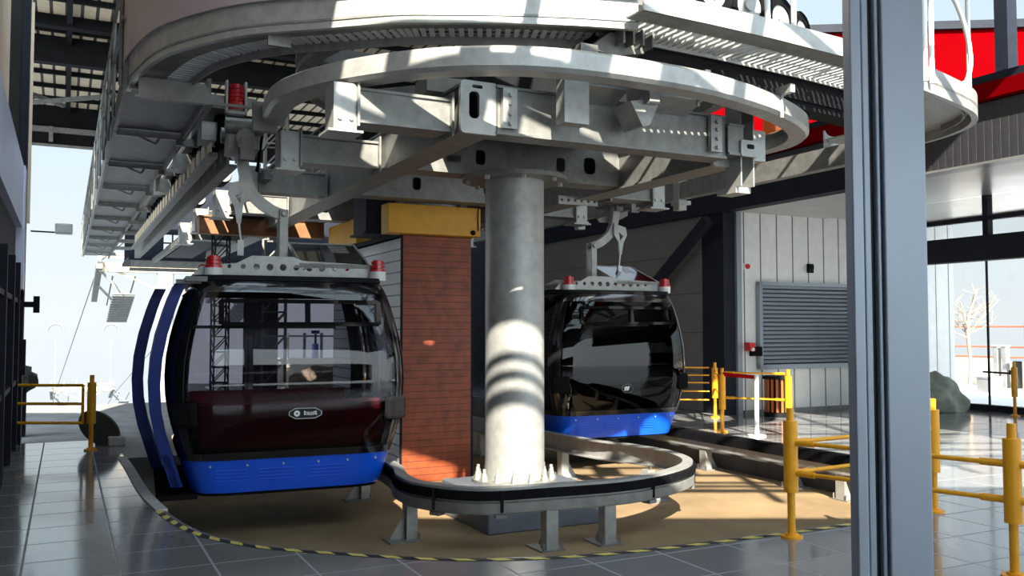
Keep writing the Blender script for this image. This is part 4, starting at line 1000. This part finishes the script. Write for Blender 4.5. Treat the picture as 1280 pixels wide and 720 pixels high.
# main roof over the back of the hall
RZ = 7.6
bm = BM(); bx(bm, -16, -2.2, 7.8, 18.4, RZ, RZ+.06); bx(bm, -2.2, 6.2, -.8, 18.4, RZ, RZ+.06); bx(bm, -3.2, 6.2, -5.0, -.8, RZ, RZ+.06); struct('ceiling', bm, M['deck'])  # front slabs, out of view, added to keep sun off booth and pier
bm = BM()
for a, h in ((9.8, .22), (11.2, .55), (17.6, 1.05)): bx(bm, -16, 4.5, a-.12, a+.12, RZ-h, RZ)
struct('trim_main_beams', bm, M['dark'])
bm = BM()
for a in (8.6, 10.5, 12.5, 13.8, 15.1, 16.4): bx(bm, -16, 4.5, a-.04, a+.04, RZ-.10, RZ)
for b in (-7.6, -6.1, -4.6, -3.1): bx(bm, b-.05, b+.05, 7.8, 18, RZ-.18, RZ-.10)
struct('trim_purlins', bm, M['dark'])
for i, (p, q) in enumerate((((-7.4, 11.6, RZ-.5), (-4.7, 15.6, RZ-.4)), ((-7.5, 16.6, RZ-.6), (-3.2, 13.2, RZ-.5)))):
    bm = BM(); bar(bm, p, q, .09); solo('roof_brace', bm, M['galv_dark'], 'steel roof brace ' + ('falling to the right' if i == 0 else 'rising to the right') + ' under the ribbed roof', 'brace')
bm = BM(); bx(bm, -16, -2, 17.4, 17.45, RZ-1.12, RZ-1.05); bx(bm, -16, -2, 17.35, 17.40, RZ-.75, RZ-.60)
for b in (-7.3, -6.2, -5.0, -3.8): bx(bm, b-.05, b+.05, 17.3, 17.4, RZ-1.0, RZ-.6)
struct('trim_portal', bm, M['galv'])
bm = BM(); box(bm, (-9, -5, 2.6), (15, .3, 5.2)); o = obj('wall_light_blocker', bm, M['louvre']); o['kind'] = 'structure'; o['label'] = 'added light-blocking wall'; o['category'] = 'building'  # unseen wall added to cut light and reflections on the left side
bm = BM(); box(bm, (8.5, -9, 1.1), (16, .3, 2.2)); o = obj('wall_reflection_blocker', bm, M['curb']); o['kind'] = 'structure'; o['label'] = 'added reflection-blocking wall'; o['category'] = 'building'  # low unseen wall added to darken reflections in the cabin windows
# roof over the viewer and skylight bars, plus unseen slats added to block sun
bm = BM(); box(bm, (2, -5.4, 5.3), (34, 14.8, .2)); o = obj('ceiling_entrance', bm, M['dark']); o['kind'] = 'structure'; o['label'] = 'entrance ceiling'; o['category'] = 'building'
bm = BM()
for y, wd in ((3.02, .11), (2.745, .12), (2.42, .2), (3.62, .12), (4.3, .10), (5.4, .14), (6.8, .14)): box(bm, (2, y, 6.3), (30, wd, .05))  # crossbars, some added to throw the shadow stripes on the column
for x in range(-8, 12, 2): box(bm, (x+.55, 5.2, 6.3), (.12, 7, .12))
for x0, x1 in ((-12, -1.9), (-1.45, -.95), (-.55, -.35), (.05, .3), (.95, 1.3), (1.75, 2.1), (2.6, 2.9), (3.6, 4.0)): box(bm, ((x0+x1)/2, 3.95, 6.36), (x1-x0, .62, .06))  # unseen slats added to break up the sun on the running rail
box(bm, (-6.7, 6.6, 6.36), (11.2, 4.6, .06))  # unseen panel added to keep sun off the left catwalk
o = obj('trim_skylight_blockers', bm, M['dark']); o['kind'] = 'structure'; o['label'] = 'skylight bars and added sun blockers'; o['category'] = 'building'

# door frame the photograph is taken through
df = bpy.data.objects.new('door_frame', None); C.objects.link(df); df.location = (.95, 2.2, 0); tag(df, 'tall grey blue aluminium door frame close by, crossing the view at the right', 'door frame')
df['kind'] = 'structure'
HT = 3.2
def fb(name, x0, x1, y0, y1, m):
    bm = BM(); bx(bm, x0, x1, y0, y1, 0, HT); obj(name, bm, M[m], df, bevel=.003)
fb('face_plate', -.039, .064, -.04, .02, 'alu'); fb('gasket', -.068, -.039, -.01, .02, 'alu_dark')
fb('glazing_bead', -.053, -.043, -.03, .0, 'alu'); fb('inner_stile', -.083, -.066, -.025, .02, 'alu'); fb('outer_stile', -.113, -.086, -.03, .02, 'alu')
fb('groove', -.087, -.082, .0, .02, 'alu_dark')

# ------------------------------------------------------------------ outdoors
def world_thing(name, label, cat, X, Y, z=0, yaw=0.0, group=None):
    o = bpy.data.objects.new(name, None); C.objects.link(o); o.location = (X, Y, z); o.rotation_euler = (0, 0, yaw); return tag(o, label, cat, group)
def lattice(t, w, h, n, m='dark', r=.03):
    for sx in (-1, 1):
        for sy in (-1, 1):
            bm = BM(); bar(bm, (sx*w/2, sy*w/2, 0), (sx*w/2, sy*w/2, h), r*1.4); obj('leg', bm, M[m], t)
    bm = BM()
    for k in range(n):
        z0, z1 = h*k/n, h*(k+1)/n
        for s in (-1, 1):
            bar(bm, (-w/2, s*w/2, z0), (w/2, s*w/2, z1), r); bar(bm, (s*w/2, -w/2, z1), (s*w/2, w/2, z0), r)
            bar(bm, (-w/2, s*w/2, z1), (w/2, s*w/2, z1), r); bar(bm, (s*w/2, -w/2, z1), (s*w/2, w/2, z1), r)
    obj('bracing', bm, M[m], t)
t = world_thing('lattice_mast', 'dark lattice mast seen through the middle of the open cabin windows', 'mast', -4.95, 18.5, -.01, .2); lattice(t, .45, 6.5, 13, 'galv_dark', .03)
t = world_thing('lattice_mast', 'slim lattice mast seen through the left part of the open cabin windows', 'mast', -5.75, 17.5, -.01, .1); lattice(t, .28, 3.6, 12, 'navy', .02)
t = world_thing('kiosk', 'dark blue kiosk seen through the open cabin windows', 'kiosk', -5.35, 18.9, -.01, .3)
bm = BM(); bx(bm, -.35, .35, -.3, .3, 0, 2.4); obj('body', bm, M['navy'], t)
bm = BM(); bx(bm, -.42, .42, -.36, .36, 2.4, 2.5); obj('roof', bm, M['dark'], t)
bm = BM(); bmesh.ops.create_icosphere(bm, subdivisions=4, radius=1)
for v in bm.verts:
    v.co = v.co*(1+mn.noise(v.co*1.6)*.5+mn.noise(v.co*5)*.16); v.co.x *= .62; v.co.y *= .5; v.co.z = max(0, v.co.z*.50+.28)
o = solo('rock_pile', bm, M['stone'], 'pile of pale broken rock seen through the open cabin windows', 'rocks'); o.location = (-4.35, 20.2, -.01); o.rotation_euler = (0, 0, 0)
bm = BM(); bx(bm, -1.6, 1.3, -.12, .12, 0, .85); bx(bm, -1.62, 1.32, -.15, .15, .85, .93); o = solo('garden_wall', bm, M['pale_wall'], 'low pale wall behind the rock pile outside', 'wall'); o.location = (-4.5, 22.0, -.01); o.rotation_euler = (0, 0, 0)
t = world_thing('rail_fence', 'dark post and rail fence on the low pale wall outside', 'fence', -4.5, 22.0, .92)
for k in range(7): bm = BM(); bx(bm, -1.5+.42*k, -1.44+.42*k, -.03, .03, 0, .62); obj('fence_post', bm, M['galv_dark'], t)
bm = BM(); bx(bm, -1.5, 1.2, -.02, .02, .52, .56); obj('fence_rail', bm, M['galv_dark'], t)
t = world_thing('standpipe', 'blue standpipe on the low wall seen through the cabin windows', 'pump', -4.85, 21.95, .92)
bm = BM(); cyl(bm, (0, 0, 0), (0, 0, .35), .08, n=14); obj('body', bm, M['blue'], t)
bm = BM(); cyl(bm, (0, 0, .35), (0, 0, .65), .03, n=10); bx(bm, -.1, .1, -.03, .03, .6, .68); obj('handle', bm, M['blue_dark'], t)
# far end of the station: dark canopy with a gridded window
fc = thing('station_canopy', 'dark blue far end of the station with a gridded window', 'canopy', 0, 22, 0)
bm = BM(); plate(bm, [(-2.9, 3.75), (6, 3.75), (6, 6.6), (-2.9, 6.6)], [[(-1.75, 4.15), (-.55, 4.15), (-.55, 4.75), (-1.75, 4.75)]], 0, .2)
obj('end_wall', bm, M['navy'], fc)
bm = BM()
for k in range(5): bx(bm, -1.75+.3*k-.02, -1.75+.3*k+.02, .05, .15, 4.15, 4.75)
for k in range(3): bx(bm, -1.75, -.55, .05, .15, 4.15+.3*k-.02, 4.15+.3*k+.02)
obj('window_bars', bm, M['dark'], fc)
bm = BM(); bx(bm, -2.95, 6, -3.0, .4, 3.65, 3.75); obj('floor_plate', bm, M['navy'], fc)
bm = BM(); bx(bm, -2.9, 3.0, -3.4, -3.3, 3.45, 3.6); bx(bm, -2.9, 3.0, -2.6, -2.5, 3.35, 3.45); obj('edge_rail', bm, M['galv'], fc)
# support towers down the line
def line_tower(label, X, Y, z, w, yaw, mast=8, hoops=False):
    t = world_thing('line_tower', label, 'tower', X, Y, z, yaw)
    bm = BM(); cyl(bm, (0, 0, -mast), (0, 0, 0), .5, .4, n=16); obj('mast', bm, M['galv_light'], t, smooth=40)
    bm = BM(); bar(bm, (-w, 0, 0), (w, 0, 0), .45, .45); bar(bm, (-w, .1, .5), (w, .1, .5), .07); bar(bm, (-w*.8, 0, -.1), (0, 0, -1.2), .10); bar(bm, (w*.8, 0, -.1), (0, 0, -1.2), .10)
    for k in range(6): bar(bm, (-w+2*w*k/5, .1, 0), (-w+2*w*k/5, .1, 1.0), .06)
    obj('crossarm', bm, M['stone'], t)
    for s in (-1, 1):
        bm = BM(); bar(bm, (s*w, -.6, .05), (s*w, 7, -1.35), .28, .32)
        tr = obj('sheave_train', bm, M['galv_dark'], t)
        bm = BM()
        for k in range(8): cyl(bm, (s*w-.1, -.4+k, .35-.19*k), (s*w+.1, -.4+k, .35-.19*k), .30, n=16)
        obj('sheaves', bm, M['galv'], tr, smooth=40)
        bm = BM(); x0 = s*w+1.1
        bar(bm, (x0, -.5, -1.3), (x0, 6, -2.6), 1.0, .06)
        for k in range(12): bar(bm, (x0-.5, -.4+.55*k, -1.36-.11*k), (x0+.5, -.4+.55*k, -1.36-.11*k), .10, .10)
        for e in (-.5, .5): bar(bm, (x0+e, -.5, -.4), (x0+e, 6, -1.7), .06)
        obj('service_platform', bm, M['galv_dark'], tr)
        bm = BM(); bar(bm, (s*w, 3, -.7), (x0, 3, -1.9), .12); bar(bm, (s*w, 0, -.1), (x0, 0, -1.3), .12); obj('platform_arm', bm, M['galv_dark'], tr)
        if hoops:
            bm = BM(); tube(bm, [(s*w*.9+.8*math.cos(PI*k/8), 0, 6+.8*math.sin(PI*k/8)) for k in range(9)], .12, 8); bar(bm, (s*w*.9, 0, 0), (s*w*.9, 0, 5.2), .08); obj('lifting_frame', bm, M['galv'], tr)
    return t
line_tower('nearer cableway support tower, its arm just above the open cabin door', -17.2, 44, 4.6, 3.0, TH)
line_tower('distant cableway support tower below the nearer one, over the yellow gate', -44.8, 93, -4.7, 2.9, TH, 10, True)
def rope(label, pts, r):
    bm = BM(); tube(bm, pts, r, 8); o = obj('haul_rope', bm, M['galv_dark'], smooth=60); tag(o, label, 'rope')
rope('haul rope running down the left side of the line to the far tower', [(-8.5, 24, 5.6), (-20.0, 43.0, 4.9), (-47.2, 92, -5.3), (-60, 115, -12)], .03)
rope('haul rope running down the right side of the line to the far tower', [(-4, 26, 5.6), (-14.6, 45.4, 4.9), (-42.0, 94, -5.3), (-55, 117, -12)], .03)
# outdoors right: bare tree, rails, pale wall, ground
bm = BM(); slab(bm, [(12.2, -12), (40, -12), (40, 30), (12.2, 30)], -.4, -.05); struct('ground', bm, mat('bright_paving', (.75, .75, .76), .8, 0, .05, 2))
bm = BM(); bx(bm, 0, .3, -14, 12, 0, .8); solo('garden_wall', bm, M['pale_wall'], 'pale wall beyond the glass at the right, under the orange rails', 'wall', 20, 4, -.05)
tr = thing('park_railing', 'red brown railing on the pale wall beyond the glass', 'railing', 20.1, 4, .75)
for zz in (.05, .35, .95): bm = BM(); tube(bm, [(0, -14, zz), (0, 12, zz)], .03, 8); obj('rail', bm, M['rust'], tr)
for k in range(7): bm = BM(); cyl(bm, (0, -12+3.8*k, 0), (0, -12+3.8*k, 1.0), .03, n=8); obj('upright', bm, M['rust'], tr)
for i_, (a_, b_) in enumerate(((7.66, 19.5), (7.40, 19.5))):
    t_ = thing('stone_bollard', 'grey block bollard outside behind the glass, ' + ('left' if i_ == 0 else 'right') + ' one of the pair by the bench', 'bollard', b_, a_, -.05)
    bm = BM(); bx(bm, -.09, .09, -.07, .07, 0, 1.18); obj('body', bm, M['concrete'], t_, bevel=.015)
    bm = BM(); bx(bm, -.11, .11, -.09, .09, 1.18, 1.22); obj('cap', bm, M['concrete_light'], t_)
t_ = thing('park_bench', 'small dark bench outside behind the glass, right of the block bollards', 'bench', 19.5, 6.7, -.05)
bm = BM(); bx(bm, -.2, .2, -.45, .45, .78, .84); obj('seat', bm, M['louvre'], t_)
for y_ in (-.35, .35): bm = BM(); bx(bm, -.15, .15, y_-.04, y_+.04, 0, .78); obj('leg', bm, M['dark'], t_)
bm = BM(); bx(bm, -.25, .25, -.2, .2, 0, .38); bx(bm, -.27, .27, -.22, .22, .38, .42)
solo('planter_box', bm, M['concrete'], 'low grey box on the bright paving outside the glass', 'box', 17.5, 6.5, -.05)
tt = thing('bare_tree', 'pale leafless tree outside behind the glass wall', 'tree', 18.2, 7.6, -.05)
bm = BM(); tube(bm, smooth_path([(0, 0, 0), (.04, 0, .8), (-.02, .02, 1.6), (.02, 0, 2.1)], 4), .05, 8); obj('trunk', bm, M['bark'], tt, smooth=60)
bm = BM(); random.seed(4)
for k in range(15):
    a = random.uniform(0, 2*PI); L_ = random.uniform(.6, 1.25); e = random.uniform(.2, 1.1)
    p0 = Vector((0, 0, random.uniform(1.4, 2.1))); d = Vector((math.cos(a)*math.cos(e), math.sin(a)*math.cos(e), math.sin(e)))
    p1 = p0+d*L_*.5+Vector((0, 0, .05)); p2 = p0+d*L_+Vector((0, 0, .15))
    tube(bm, smooth_path([p0, p1, p2], 3), .018, 6)
    for j in range(3):
        q = p1.lerp(p2, random.random()); tube(bm, [q, q+Vector((random.uniform(-.3, .3), random.uniform(-.3, .3), random.uniform(.1, .35)))], .009, 5)
obj('branches', bm, M['bark'], tt)

# ------------------------------------------------------------------ light, sky, camera
w = bpy.data.worlds.new('sky'); bpy.context.scene.world = w; w.use_nodes = True
nt = w.node_tree; bg = nt.nodes['Background']
tc = nt.nodes.new('ShaderNodeTexCoord'); sp = nt.nodes.new('ShaderNodeSeparateXYZ'); rp = nt.nodes.new('ShaderNodeValToRGB')
nt.links.new(tc.outputs['Generated'], sp.inputs[0])
mr = nt.nodes.new('ShaderNodeMapRange'); mr.inputs['From Min'].default_value = -.3; mr.inputs['From Max'].default_value = 1.0
nt.links.new(sp.outputs['Z'], mr.inputs['Value']); nt.links.new(mr.outputs[0], rp.inputs['Fac'])
cr = rp.color_ramp; cr.elements[0].position = 0; cr.elements[0].color = (.70, .82, .92, 1); cr.elements[1].position = 1; cr.elements[1].color = (.60, .72, .90, 1)
e = cr.elements.new(.24); e.color = (.90, .97, 1.0, 1); e = cr.elements.new(.42); e.color = (.72, .90, 1.0, 1)
nt.links.new(rp.outputs['Color'], bg.inputs['Color'])
# the sky is brighter on the sun's side
dp = nt.nodes.new('ShaderNodeVectorMath'); dp.operation = 'DOT_PRODUCT'; dp.inputs[1].default_value = (.11, -.80, .59)
nt.links.new(tc.outputs['Generated'], dp.inputs[0])
gm = nt.nodes.new('ShaderNodeMapRange'); gm.interpolation_type = 'SMOOTHSTEP'
gm.inputs['From Min'].default_value = -.25; gm.inputs['From Max'].default_value = 1.0; gm.inputs['To Min'].default_value = .82; gm.inputs['To Max'].default_value = 3.9
nt.links.new(dp.outputs['Value'], gm.inputs['Value']); nt.links.new(gm.outputs[0], bg.inputs['Strength'])

sun = bpy.data.lights.new('sun', 'SUN'); sun.energy = 15.5; sun.angle = math.radians(.6); sun.color = (1, .93, .80)
so = bpy.data.objects.new('sun', sun); C.objects.link(so)
az, el = math.radians(8), math.radians(36)
d = Vector((math.sin(az)*math.cos(el), -math.cos(az)*math.cos(el), math.sin(el)))   # towards the sun: behind the viewer, a little to the right
so.rotation_euler = d.to_track_quat('Z', 'Y').to_euler()

cam = bpy.data.cameras.new('camera'); cam.sensor_width = 36; cam.lens = 1110/1280*36; cam.clip_end = 500; cam.clip_start = .05
co = bpy.data.objects.new('camera', cam); C.objects.link(co)
co.location = (0, 0, 1.66); co.rotation_euler = (PI/2 + math.atan(50/1110), 0, 0)
S = bpy.context.scene; S.camera = co
S.view_settings.view_transform = 'Standard'; S.view_settings.look = 'None'; S.view_settings.gamma = 1; S.view_settings.use_curve_mapping = False
S.view_settings.exposure = .3
S.cycles.max_bounces = 10; S.cycles.transparent_max_bounces = 24; S.cycles.sample_clamp_indirect = 6
